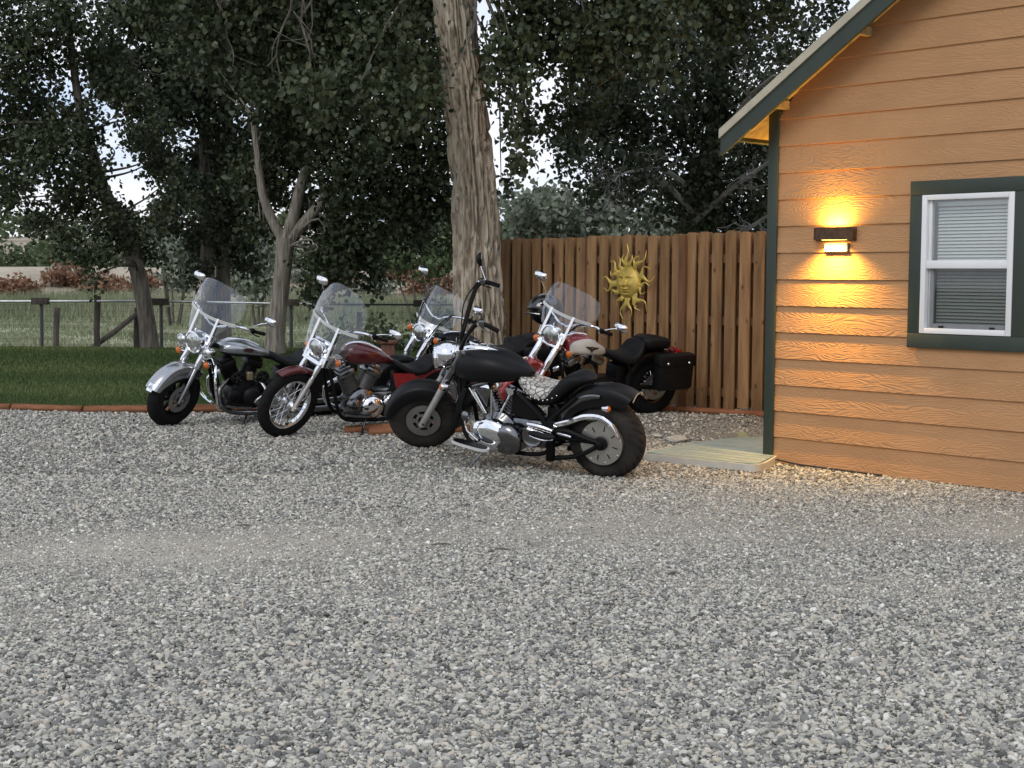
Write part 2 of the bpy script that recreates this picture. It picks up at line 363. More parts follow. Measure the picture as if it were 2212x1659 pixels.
def gravel():
    P = []
    for y0, y1, d in ((4.3, 6.5, 6800), (6.5, 9, 5400), (9, 12, 3800), (12, 17.8, 1500)):
        N = int(d * (y1 - y0) * (.76 * y1 + 1.2)); x = rng.uniform(-1, 1, N) * (.38 * y1 + .6); y = rng.uniform(y0, y1, N); k = np.abs(x) < .375 * y + .4; P.append(np.stack([x[k], y[k]], 1))
    P = np.concatenate(P); x, y = P.T
    t = (x - HC[0]) * HN[0] + (y - HC[1]) * HN[1]; s = (x - HC[0]) * HD[0] + (y - HC[1]) * HD[1]
    k = (y < lawn_edge(x) - .02) & ~((t < .0) & (s > -.02)) & ~inpoly(x, y, DECK); x = x[k]; y = y[k]; wv = worn(x, y)
    k = rng.random(len(x)) > .5 * wv; x = x[k]; y = y[k]; wv = wv[k]; N = len(x)
    z = zg(x, y) + .004
    r = np.clip(rng.lognormal(math.log(.0074), .33, N), .004, .017) * (1 - .42 * wv) * np.where(y > 12, 1.15, 1)
    sc = np.stack([r * rng.uniform(1.0, 1.6, N), r * rng.uniform(.8, 1.1, N), r * rng.uniform(.42, .8, N)], 1)
    z += rng.uniform(-.15, .7, N) * r * (1 - wv)
    rot = np.stack([rng.normal(0, .5, N), rng.normal(0, .5, N), rng.uniform(0, 6.28, N)], 1)
    me = bpy.data.meshes.new('gravel_stones'); me.vertices.add(N); me.vertices.foreach_set('co', np.stack([x, y, z], 1).astype(np.float32).ravel())
    for nm, ty, dat, key in (('psc', 'FLOAT_VECTOR', sc, 'vector'), ('prot', 'FLOAT_VECTOR', rot, 'vector'), ('tone', 'FLOAT', np.clip(rng.random(N) * .92 + .08 * wv, 0, 1), 'value')):
        a = me.attributes.new(nm, ty, 'POINT'); a.data.foreach_set(key, dat.astype(np.float32).ravel())
    o = bpy.data.objects.new('gravel_stones', me); COL.objects.link(o)
    m = tone_mat('river_stone', [(0, (.09, .09, .085)), (.3, (.275, .272, .25)), (.55, (.44, .43, .375)), (.74, (.51, .485, .40)), (.8, (.49, .43, .345)), (.88, (.62, .605, .535)), (1, (.90, .89, .81))], .75, 0, .3, inst=True, bump=.25)
    g = bpy.data.node_groups.new('scatter_stones', 'GeometryNodeTree'); g.interface.new_socket('Geometry', in_out='INPUT', socket_type='NodeSocketGeometry'); g.interface.new_socket('Geometry', in_out='OUTPUT', socket_type='NodeSocketGeometry')
    N_ = g.nodes; K = g.links; gi = N_.new('NodeGroupInput'); go = N_.new('NodeGroupOutput'); ip = N_.new('GeometryNodeInstanceOnPoints')
    jn = N_.new('GeometryNodeJoinGeometry')
    for sd in range(4):
        ic = N_.new('GeometryNodeMeshIcoSphere'); ic.inputs['Subdivisions'].default_value = 2; sp = N_.new('GeometryNodeSetPosition'); nn = N_.new('ShaderNodeTexNoise'); nn.noise_dimensions = '4D'
        nn.inputs['W'].default_value = sd * 3.7; nn.inputs['Scale'].default_value = .9; nn.inputs['Detail'].default_value = 1
        sb = N_.new('ShaderNodeVectorMath'); sb.operation = 'SUBTRACT'; sb.inputs[1].default_value = (.5, .5, .5); ml = N_.new('ShaderNodeVectorMath'); ml.operation = 'SCALE'; ml.inputs['Scale'].default_value = 1.15
        K.new(nn.outputs['Color'], sb.inputs[0]); K.new(sb.outputs[0], ml.inputs[0]); K.new(ml.outputs[0], sp.inputs['Offset']); K.new(ic.outputs['Mesh'], sp.inputs['Geometry'])
        ss = N_.new('GeometryNodeSetShadeSmooth'); K.new(sp.outputs[0], ss.inputs[0]); sm = N_.new('GeometryNodeSetMaterial'); sm.inputs['Material'].default_value = m; K.new(ss.outputs[0], sm.inputs[0])
        gt = N_.new('GeometryNodeGeometryToInstance'); K.new(sm.outputs[0], gt.inputs[0]); K.new(gt.outputs[0], jn.inputs[0])
    K.new(gi.outputs[0], ip.inputs['Points']); K.new(jn.outputs[0], ip.inputs['Instance']); ip.inputs['Pick Instance'].default_value = True
    for nm, sk in (('prot', 'Rotation'), ('psc', 'Scale')):
        na = N_.new('GeometryNodeInputNamedAttribute'); na.data_type = 'FLOAT_VECTOR'; na.inputs['Name'].default_value = nm; K.new(na.outputs[0], ip.inputs[sk])
    rv = N_.new('FunctionNodeRandomValue'); rv.data_type = 'INT'; rv.inputs[4].default_value = 0; rv.inputs[5].default_value = 3; K.new(rv.outputs[2], ip.inputs['Instance Index'])
    K.new(ip.outputs[0], go.inputs[0])
    md = o.modifiers.new('stones', 'NODES'); md.node_group = g
    me.materials.append(m); stuff(tag(o, 'loose grey and tan river gravel covering the parking area', 'gravel'))
gravel()

# ------------------------------------------------------------------ foliage helpers
def leaf_cloud(blobs, dens, size, R, flat=1.0, clump=.16, hang=.3):
    """leaf faces in clumps through ellipsoid volumes; blobs = (x,y,z,r)"""
    pts = []
    for (x, y, z, r) in blobs:
        n = max(20, int(dens * min(r, 1.0) ** 2.3 * max(r, 1.0) ** 1.1)); nc = max(3, int(n / 26))
        d = R.normal(size=(nc, 3)); d /= np.linalg.norm(d, axis=1)[:, None]; c = d * (R.random(nc) ** .45)[:, None] * r * np.array([1, 1, flat]) + np.array([x, y, z])
        k = R.integers(0, nc, n); pts.append(c[k] + R.normal(0, clump * min(1.2, .45 + r * .6), (n, 3)))
    P = np.concatenate(pts); N = len(P)
    s = size * R.uniform(.6, 1.25, N)
    ax = R.normal(size=(N, 3)); ax[:, 2] -= hang * 2; ax /= np.linalg.norm(ax, axis=1)[:, None]
    q = R.normal(size=(N, 3)); b = np.cross(ax, q); b /= np.linalg.norm(b, axis=1)[:, None] + 1e-9; nn = np.cross(ax, b)
    V = np.empty((N, 6, 3))                                        # heart-shaped blade folded along its midrib
    for k, (a_, b_, c_) in enumerate(((.04, 0, 0), (.10, .36, .10), (.50, .40, .13), (1.0, 0, -.10), (.50, -.40, .13), (.10, -.36, .10))):
        V[:, k] = P + ax * (s * a_)[:, None] + b * (s * b_)[:, None] + nn * (s * c_)[:, None]
    i = np.arange(N) * 6; F = np.concatenate([np.stack([i, i + q, i + q + 1], 1) for q in (1, 2, 3, 4)])
    return V.reshape(-1, 3), F, np.repeat(np.clip(R.normal(.5, .25, N), 0, 1), 6)
M_leaf = tone_mat('cottonwood_leaf', [(0, (.024, .035, .016)), (1, (.11, .125, .065)), (.7, (.055, .073, .032))], .5, .18, .4)
M_leaf2 = tone_mat('elm_leaf', [(0, (.022, .033, .016)), (1, (.09, .105, .06)), (.7, (.046, .06, .031))], .55, .15, .35)
M_olive = tone_mat('olive_leaf', [(0, (.13, .16, .11)), (1, (.36, .39, .33)), (.6, (.23, .26, .20))], .7, .2)
M_green = tone_mat('scrub_leaf', [(0, (.035, .06, .025)), (1, (.16, .19, .10)), (.6, (.08, .11, .05))], .7, .2)
M_rust = tone_mat('rust_leaf', [(0, (.13, .07, .045)), (1, (.40, .25, .16)), (.6, (.25, .14, .085))], .8, .15)
M_bark = mat('bark', (.36, .33, .28), .95, col2=(.13, .11, .09), vscale=24, stretch=(1.0, 1.0, .12), bump=1.0, bscale=24, spec=.08, bdist=.04)
M_bark2 = mat('grey_bark', (.20, .18, .15), .95, col2=(.07, .06, .05), vscale=22, stretch=(1, 1, .15), bump=1.0, bscale=28, spec=.08)
M_dead = mat('dead_twig', (.30, .285, .27), .95, col2=(.16, .15, .14), vscale=6, spec=.1)

def limb_mesh(paths, blobs, R, twig=.02, per=2):
    mb = MB()
    for P in paths:
        a = catmull(P, 5); mb.tube(a[:, :3], a[:, 3], 10)
    nodes = np.concatenate([catmull(P, 6) for P in paths])
    for (x, y, z, r) in blobs:
        for k in range(per):
            t = np.array([x, y, z]) + R.normal(0, r * .45, 3); c = nodes[(nodes[:, 2] < t[2] + .6)] if (nodes[:, 2] < t[2] + .6).any() else nodes
            i = np.argmin(np.linalg.norm(c[:, :3] - t, axis=1) + R.uniform(0, .8, len(c))); s = c[i]; mid = (s[:3] + t) / 2 + R.normal(0, .12, 3) + np.array([0, 0, .1])
            mb.tube([s[:3], mid, t], [min(s[3] * .4, .03), .014, .005], 5, smooth=4)
    return mb
def tree(name, label, pathsets, blobs, dens, size, leafm, barkm, seed, trunk_parts=None, extra=None, flat=1.0, clump=.16, group='trees around the lawn', per=2, hang=.3):
    R = np.random.default_rng(seed); b = pathsets[0][0]
    root = empty(name, (b[0], b[1], zp(b[0], b[1])))
    off = np.array(root.location)
    sh = lambda P: [(p[0] - off[0], p[1] - off[1], p[2] - off[2], p[3]) for p in P]
    ps = [sh(P) for P in pathsets]; bl = sh(blobs)
    limb_mesh(ps, bl, R, per=per).build('trunk', barkm, root)
    V, F, t = leaf_cloud(bl, dens, size, R, flat, clump, hang); fast('crown', V, F, leafm, root, attr=t)
    tag(root, label, 'tree', group); return root
# ------------------------------------------------------------------ trees
T1 = [(-8.26,25.03,5.43,0.86),(-8.46,26.08,4.55,0.9),(-7.47,24.15,3.6,0.6),(-8.72,26.08,3.83,0.65),(-6.99,24.55,3.34,0.46),(-7.14,24.82,4.04,0.47),(-8.0,25.79,2.7,0.36),(-8.08,24.78,2.5,0.27),(-6.7,25.12,2.37,0.43),(-6.75,23.87,1.96,0.26),(-6.36,25.61,2.07,0.36),(-6.07,25.09,2.53,0.24),(-6.71,24.59,2.81,0.31),(-7.66,25.69,2.22,0.28),(-7.25,24.53,5.88,0.69),(-8.41,24.89,2.89,0.23),(-6.79,24.12,1.59,0.17),(-8.2,25.2,7.6,1.6),(-10,25.5,6.2,1.6),(-9.9,25.2,3.8,.9),(-6.6,25.2,4.7,.55),(-6.2,25.0,4.1,.45),(-5.9,25.5,3.6,.4),(-6.9,25.6,5.3,.6),(-5.7,25.2,3.0,.35),(-7.5,25.3,2.95,.4),(-8.6,25.5,3.2,.45),(-7.0,25.4,2.6,.4),(-7.3,25.3,1.9,.3)]
T1p = [(-6.2,25.4,0.21,0.175),(-6.27,25.4,0.88,0.143),(-6.39,25.4,1.59,0.135),(-6.54,25.4,2.14,0.127),(-6.74,25.4,2.61,0.119),(-6.97,25.4,3.08,0.107),(-7.15,25.4,3.71,0.087),(-7.38,25.4,4.56,0.071),(-7.6,25.4,6.64,0.05)]
tree('leaning_tree', 'leaning cottonwood at the lawn edge left of the silver motorcycle', [T1p], T1, 3500, .085, M_leaf, M_bark2, 11)
T2 = [(-5.9,29.43,6.12,1.01),(-5.84,29.52,5.05,0.83),(-6.18,30.75,4.16,0.62),(-5.66,29.02,3.12,0.59),(-6.0,30.24,2.34,0.57),(-6.54,30.55,2.35,0.38),(-5.26,29.25,2.68,0.46),(-6.53,28.93,4.89,0.45),(-5.28,29.46,4.05,0.55),(-7.03,30.38,6.16,0.76),(-7.52,30.15,6.86,0.75),(-6.41,29.16,3.39,0.32),(-6.3,29.84,1.68,0.28),(-5.47,30.41,1.97,0.38),(-6.2,30,8.2,1.8),(-4.6,30,6.6,1.2),(-7.1,30.2,5.2,.6),(-7.3,30,4.3,.55),(-6.9,30.4,3.6,.5),(-7.0,30,2.8,.4),(-8.0,30.2,5.8,.7),(-5.0,30.2,3.4,.5)]
T2a = [(-6.11,30,-.02,0.2),(-6.15,30,1.4,0.141),(-6.18,30,2.52,0.131),(-6.2,30,3.63,0.112),(-6.21,30,4.74,0.094),(-6.15,30,7.2,0.06)]
T2b = [(-5.95,30.3,-.02,0.22),(-5.91,30.3,1.4,0.151),(-5.88,30.3,2.53,0.142),(-5.81,30.3,3.65,0.123),(-5.77,30.3,4.77,0.095),(-5.7,30.3,7.25,0.06)]
tree('twin_trunk_tree', 'dark leafy tree with two upright trunks behind the silver motorcycle windshield', [T2a, T2b], T2, 3900, .10, M_leaf2, M_bark2, 12)
T3 = [(-3.48,23.01,4.8,0.86),(-2.96,23.37,4.14,0.8),(-3.74,24.72,3.9,0.7),(-4.12,24.2,3.25,0.53),(-2.49,23.03,3.18,0.65),(-1.84,23.84,3.83,0.67),(-1.92,23.95,2.95,0.67),(-2.36,23.18,2.34,0.58),(-1.59,24.56,2.54,0.46),(-2.79,23.07,1.69,0.43),(-2.72,23.74,2.06,0.45),(-3.12,24.04,2.51,0.38),(-4.1,23.83,2.35,0.26),(-1.34,24.21,3.27,0.45),(-3.42,24.57,2.83,0.31),(-3.27,25.1,1.45,0.27),(-2.25,23.48,1.69,0.26),(-1.12,24.36,3.88,0.38),(-1.5,24,4.6,.7),(-.9,24.2,4.9,.6),(-1.0,24.2,2.9,.35),(-2.6,24,6.6,1.6),(-4.6,24.3,5.6,1.1)]
T3p = [(-3.78,23.6,0.25,0.184),(-3.77,23.6,0.73,0.155),(-3.7,23.6,1.32,0.14),(-3.64,23.6,1.83,0.14),(-3.6,23.6,2.24,0.15)]
T3l = [(-3.6,23.6,2.16,0.096),(-3.8,23.6,2.49,0.081),(-3.96,23.6,2.92,0.07),(-4.02,23.6,3.36,0.055),(-4.12,23.6,4.16,0.041)]
T3c = [(-3.6,23.6,2.16,0.111),(-3.49,23.6,2.56,0.096),(-3.36,23.6,3.07,0.081),(-3.22,23.6,3.58,0.07),(-3.19,23.6,4.16,0.055),(-3.06,23.6,6.1,0.041)]
T3r = [(-3.6,23.6,2.14,0.118),(-3.29,23.6,2.49,0.096),(-2.99,23.6,2.86,0.085),(-2.7,23.6,3.29,0.074),(-2.51,23.6,3.73,0.059),(-2.26,23.6,4.53,0.044)]
tree('forked_tree', 'cottonwood whose pale trunk forks into three limbs above the red motorcycle', [T3p, T3l, T3c, T3r], T3, 5000, .09, M_leaf, M_bark, 13)

T4 = [(-1.92,17.75,4.57,0.89),(-1.32,16.63,4.19,0.5),(-2.7,17.84,4.58,0.72),(-1.2,16.1,3.54,0.44),(0.21,16.88,4.34,0.58),(0.0,16.28,3.74,0.28),(0.06,17.38,3.46,0.27),(-0.0,16.0,2.95,0.2),(-0.06,17.57,2.8,0.13),(0.82,16.71,4.11,0.42),(0.68,17.65,3.6,0.33),(0.25,16.54,4.63,0.3),(1.46,16.42,4.42,0.56),(-3.37,17.35,4.6,0.6),(-0.99,17.86,4.86,0.45),(0.02,16.26,4.09,0.25),(2.46,17.82,4.82,0.45),(3.21,17.72,4.86,0.33),(-2.0,16.2,3.66,0.44),(-4.06,16.88,4.72,0.32),
      (-2.2,17.5,6.6,1.7),(.6,16.8,6.4,1.6),(2.6,17.8,6.3,1.3),(-.5,18,8.3,2.0),(-4.2,17.5,6.2,1.3),(1.2,18.6,5.2,.7)]
T4p = [(-0.33,17.2,0.15,0.40),(-0.355,17.2,0.45,0.34),(-0.36,17.2,0.7,0.322),(-0.38,17.2,1.15,0.301),(-0.42,17.2,1.85,0.29),(-0.43,17.2,2.27,0.279),(-0.46,17.2,2.7,0.269),(-0.51,17.2,3.23,0.258),(-0.56,17.2,3.75,0.258),(-0.62,17.2,4.17,0.247),(-0.67,17.2,4.59,0.247),(-0.74,17.2,5.4,0.23),(-.8,17.2,7,.16)]
def big_tree():
    R = np.random.default_rng(14); off = np.array([-.33, 17.2, zp(-.33, 17.2)]); root = empty('cottonwood_tree', off)
    sh = lambda P: [(p[0] - off[0], p[1] - off[1], p[2] - off[2], p[3]) for p in P]
    a = catmull(sh(T4p), 26); n = 150; V = []
    for (x, y, z, r) in a:
        for k in range(n):
            an = 2 * pi * k / n; c, s = cos(an), sin(an)
            lump = 1 + .06 * mnoise.noise((c * 1.1 + 3, s * 1.1, z * .7)) + .05 * mnoise.noise((c * 2.3, s * 2.3 + 9, z * 1.6))
            wx = .35 * mnoise.noise((c * 2.2, s * 2.2, z * 2.1)); q = Vector((c * 3.9 + wx, s * 3.9 + wx, z * .8 + .6 * wx))
            d, _ = mnoise.voronoi(q); e = d[1] - d[0]
            d2, _ = mnoise.voronoi(Vector((q.x * 2.6 + 5, q.y * 2.6, q.z * 2.3))); e2 = d2[1] - d2[0]
            dep = .10 * math.exp(-(e / .12) ** 2) + .045 * math.exp(-(e2 / .16) ** 2) - .012 * mnoise.noise((c * 14, s * 14, z * 5)) - .006 * mnoise.noise((c * 30, s * 30, z * 14))
            rr = r * lump - dep; V.append((x + rr * c, y + rr * s, z))
    m = len(a); i, k = np.meshgrid(np.arange(m - 1), np.arange(n), indexing='ij'); k2 = (k + 1) % n
    F = np.stack([i * n + k, i * n + k2, (i + 1) * n + k2, (i + 1) * n + k], -1).reshape(-1, 4)
    barkm = mat('cottonwood_bark', (.60, .545, .43), .95, col2=(.29, .225, .16), vscale=13.0, stretch=(1.3, 1.3, .14), bump=1.0, bscale=26, bdist=.03, spec=.08)
    fast('trunk', V, F, barkm, root, smooth=True)
    MB().ball((-.30, -.1, 1.42), (.06, .05, .10)).build('knot', barkm, root)
    bl = sh(T4); mb = limb_mesh([sh([(-.74, 17.2, 5.3, .14), (-1.6, 17.5, 5.4, .1), (-2.8, 17.7, 5.4, .06), (-4, 17.5, 5.7, .03)]), sh([(-.74, 17.2, 5.2, .13), (.2, 17, 5.4, .09), (1.6, 16.9, 5.4, .05), (3, 17.6, 5.5, .03)])], bl, R, per=1)
    for (x0, y0, z0, ln) in ((-2.35, 16.6, 5.0, 1.5), (-2.2, 16.7, 4.9, 1.1), (-2.5, 16.9, 4.9, 1.3), (-1.2, 16.4, 4.3, .7), (.9, 16.5, 4.6, .8), (-3.4, 17, 4.9, .9)):   # hanging bare twigs
        p = np.array([x0, y0, z0]) - off; pts = [p]
        for q in range(5): p = p + np.array([R.normal(.02, .07), R.normal(0, .05), -ln / 5]); pts.append(p)
        mb.tube(pts, [.016, .013, .011, .009, .007, .004], 5, smooth=3)
        for q in range(3): b = pts[q + 1]; mb.tube([b, b + R.normal(0, .12, 3) - [0, 0, .1], b + R.normal(0, .2, 3) - [0, 0, .3]], [.008, .006, .003], 4, smooth=3)
    mb.build('limbs', M_bark2, root)
    V, F, t = leaf_cloud(bl, 6000, .078, R, 1, .15, .45); fast('crown', V, F, M_leaf, root, attr=t)
    tag(root, 'large cottonwood with thick deeply furrowed tan trunk left of the wooden fence', 'tree', 'trees around the lawn')
big_tree()
T5 = [(1.47,24.92,4.33,0.86),(2.4,24.92,3.95,0.93),(3.2,24.05,4.61,0.98),(3.56,23.36,3.46,0.73),(0.99,22.66,3.39,0.39),(2.87,23.65,2.97,0.67),(3.77,23.73,2.76,0.59),(1.76,22.64,3.18,0.57),(2.16,22.65,4.99,0.78),(3.53,25.5,5.88,0.88),(4.3,24.46,5.27,0.46),(4.5,23.2,5.44,0.29),(3.91,23.8,4.22,0.6),(1.57,25.42,5.01,0.72),(0.83,25.19,3.97,0.31),(1.14,25.03,3.03,0.23),(3.92,23.68,2.24,0.44),(3.37,23.98,2.54,0.45),(5.13,24.53,6.03,0.34),(3.76,22.68,1.8,0.35),(2.6,24.5,7,1.7),(4.8,24.6,7.3,1.0),(4.6,24.5,3.4,.8)]
T5p = [(2.99,24.5,0.1,0.43),(2.98,24.5,1.65,0.345),(2.99,24.5,2.41,0.322),(3.06,24.5,2.86,0.306),(3.2,24.5,3.47,0.23),(3.34,24.5,4.3,0.172),(3.4,24.5,6.42,0.1)]
t5 = tree('old_elm', 'old dark tree with thick trunk and dead grey branches behind the wooden fence', [T5p], T5, 3500, .085, M_leaf2, M_bark2, 15)
def dead():
    R = np.random.default_rng(5); mb = MB(); off = np.array(t5.location)
    def grow(p, d, ln, r, lev):
        pts = [p]; q = p.copy(); dd = d.copy(); k = 4
        for i in range(k): dd = dd + R.normal(0, .22, 3); dd /= np.linalg.norm(dd); q = q + dd * ln / k; pts.append(q.copy())
        mb.tube(pts, np.linspace(r, r * .45, k + 1), 5 if lev < 2 else 4, cap=False)
        if lev < 4:
            for i in range(3 if lev else 5):
                b = pts[R.integers(1, k + 1)]; nd = dd + R.normal(0, .75, 3); nd /= np.linalg.norm(nd); grow(b, nd, ln * R.uniform(.5, .75), max(r * .5, .005), lev + 1)
    for P in ([(2.91,23.6,2.6),(2.35,23.6,3.11),(1.91,23.6,3.18),(1.48,23.6,2.96)], [(2.86,23.5,2.52),(3.29,23.5,2.96),(3.65,23.5,3.25),(3.94,23.5,3.47)], [(2.7,23.4,3.1),(2.26,23.4,3.31),(1.68,23.4,3.2)], [(3.1, 23.6, 2.2), (3.5, 23.3, 2.35), (3.8, 23.2, 2.6)], [(3.2, 23.3, 3.6), (3.5, 23.2, 4.3), (3.8, 23.2, 4.6)]):
        P = np.array(P) - off; P[1:, 1] -= np.linspace(.5, 1.3, len(P) - 1); mb.tube(P, np.linspace(.05, .022, len(P)), 6, smooth=4); dr = P[-1] - P[-2]; dr /= np.linalg.norm(dr)
        for s in range(1, len(P)): grow(P[s], dr + R.normal(0, .4, 3), .62, .016, 1)
    mb.build('dead_branches', M_dead, t5)
dead()

def shrub(name, label, blobs, dens, size, m, seed, cat='shrub', group=None, flat=.9, stem=M_bark2, clump=.2, hang=0.0):
    R = np.random.default_rng(seed); x = np.mean([b[0] for b in blobs]); y = np.mean([b[1] for b in blobs]); z = zp(x, y); root = empty(name, (x, y, z))
    bl = [(b[0] - x, b[1] - y, b[2] - z, b[3]) for b in blobs]; mb = MB()
    for b in bl: mb.tube([(b[0] * .3, b[1] * .3, -.05), (b[0] * .7, b[1] * .7, b[2] * .5), (b[0], b[1], b[2])], [.05, .035, .01], 5, smooth=3)
    mb.build('trunk', stem, root); V, F, t = leaf_cloud(bl, dens, size, R, flat, clump, hang); fast('crown', V, F, m, root, attr=t)
    tag(root, label, cat, group); return root
shrub('olive_tree', 'silvery grey green bush rising above the left end of the wooden fence', [(0.23,34.44,2.91,0.65),(0.96,33.74,3.2,0.58),(0.76,34.43,3.55,0.32),(0.02,33.43,3.38,0.31),(.3,34,1.8,.8),(1.2,34,2,.8)], 1500, .15, M_olive, 21, 'bush')
shrub('olive_tree', 'grey green bush above the fence straight over the sun ornament', [(1.61,34.12,3.01,0.59),(2.37,34.33,3.13,0.59),(1.94,34.5,3.66,0.38),(2,34,2,.8)], 1500, .15, M_olive, 22, 'bush')
shrub('olive_tree', 'grey green bush seen left of the dark elm trunk above the fence', [(3.11,34.26,2.92,0.64),(3.88,34.5,3.04,0.65),(3.4,34.3,2,.8)], 1300, .15, M_olive, 23, 'bush')
shrub('leafy_tree', 'fresh green distant tree in the sky gap right of the big trunk', [(.9,52,4.0,.75),(1.4,52,3.6,.9),(.4,52.5,3.5,.8),(2.2,52,3.3,.9),(1,52,2.3,1.2)], 900, .22, M_green, 24, 'tree')
shrub('olive_tree', 'pale silver green tree in the pasture beside the twin trunks', [(-11.42,48.44,3.05,0.68),(-10.97,47.74,2.14,0.6),(-11.49,48.12,3.78,0.45),(-10.66,48.33,1.55,0.6),(-10.48,48.26,2.75,0.45)], 1300, .17, M_olive, 25, 'tree')
shrub('leafy_tree', 'yellow green tree top behind the silver tree in the pasture', [(-11.2,56,5.4,.9),(-10.8,56,4.4,1),(-11.6,56,4.2,.8)], 900, .2, M_green, 26, 'tree')
shrub('olive_tree', 'grey green bush between the forked tree and the big trunk', [(-3.58,50.44,2.69,0.79),(-2.75,49.74,2.21,0.7),(-2.31,50.12,3.15,0.78),(-4.04,50.33,2.06,0.63),(-2.94,50.26,3.46,0.63),(-2.01,50.5,2.54,0.63)], 1100, .17, M_green, 27, 'bush')
shrub('olive_tree', 'silvery bush behind the forked tree trunk', [(-8.6,48,2.9,.8),(-7.9,48,2.3,.8),(-8.2,48,1.4,.9)], 1300, .17, M_olive, 28, 'bush')
for i, (x, y, h) in enumerate(((.13, 19.6, 2.24), (.34, 19.2, 2.33), (.5, 19.4, 2.24), (.82, 19.5, 2.30), (1.0, 19.4, 2.22))):
    b = [(x + random.uniform(-.04, .04), y, z, .07) for z in np.linspace(1.5, h, 6)]
    shrub('tall_weed', ['leafy weed top just over the fence beside the trunk', 'tallest narrow weed top peeking over the fence', 'small weed top between two taller ones over the fence', 'bushy weed top over the fence left of the sun ornament', 'lowest weed top over the fence nearest the sun ornament'][i], b, 13000, .07, M_leaf, 40 + i, 'weed', 'weeds behind the fence', 1, clump=.07)
# rust coloured shrubs on the far bank
RB = [(-25.9, 78, .9, 1.2), (-24.6, 80, 1.0, 1.0), (-22.6, 77, .8, .9), (-21.5, 78, 1.1, 1.2), (-20.0, 79, 1.0, 1.1), (-17.5, 80, 1.1, .9), (-27.8, 79, 1.0, 1.0), (-10.2, 80, 1.2, 1.1), (-6.0, 79, 1.2, 1.1), (-4.6, 80, 1.3, 1.2), (-3.4, 78, 1.0, .9), (-9.2, 78, .9, .8)]
RL = ['rust brown shrub on the far bank at the left edge', 'second rust shrub from the left on the far bank', 'rust shrub left of the fence cap block', 'broad orange brown shrub on the bank above the fence rail', 'orange brown shrub right of the broad one on the bank', 'rust shrub just left of the leaning trunk', 'rust shrub at the very left margin of the bank', 'reddish shrub seen between the twin trunks and forked tree', 'reddish shrub on the bank above the red motorcycle seat', 'dark rust shrub on the bank left of the big trunk', 'small rust shrub beside the big trunk', 'reddish shrub low on the bank behind the forked tree']
for i, b in enumerate(RB):
    b = (b[0] * 1.06, b[1] + 4 + 3 * (i % 3), b[2], b[3] * (1.1 + .35 * (i % 4 == 1)))
    shrub('rust_shrub', RL[i], [(b[0], b[1], zp(b[0], b[1]) + b[3] * .45, b[3] * .8), (b[0] + .7, b[1] + .3, zp(b[0], b[1]) + .4, b[3] * .6), (b[0] - .7, b[1], zp(b[0], b[1]) + .35, b[3] * .55)], 420, .2, M_rust, 60 + i, 'shrub', 'rust shrubs on the far bank', .55)
SB = [(-30, 84, .8), (-26.5, 88, .9), (-23.5, 84, .7), (-19, 90, .9), (-15.5, 86, 1.0), (-12.5, 90, .9), (-11.8, 82, .7), (-7.6, 84, .9), (-6.9, 90, 1.1), (-2.2, 86, .9), (-1.0, 82, .8)]
SL = ['grey green sage clump at the left margin of the far bank', 'sage clump high on the bank near the left edge', 'small sage clump low on the bank left of the fence cap', 'sage clump high on the bank left of the leaning trunk', 'large sage clump on the bank right of the leaning trunk', 'sage clump high on the bank before the twin trunks', 'small sage clump low on the bank by the silver windshield', 'sage clump on the bank left of the forked trunk', 'largest sage clump high on the bank by the forked trunk', 'sage clump on the bank just left of the big trunk', 'small sage clump on the bank against the big trunk']
for i, (x, y, r) in enumerate(SB):
    z = zp(x, y); shrub('sage_shrub', SL[i], [(x, y, z + r * .5, r), (x + .8, y + .4, z + .4, r * .7), (x - .9, y, z + .35, r * .7)], 420, .2, M_olive if i % 2 else M_green, 130 + i, 'shrub', 'sage shrubs on the far bank', .6)
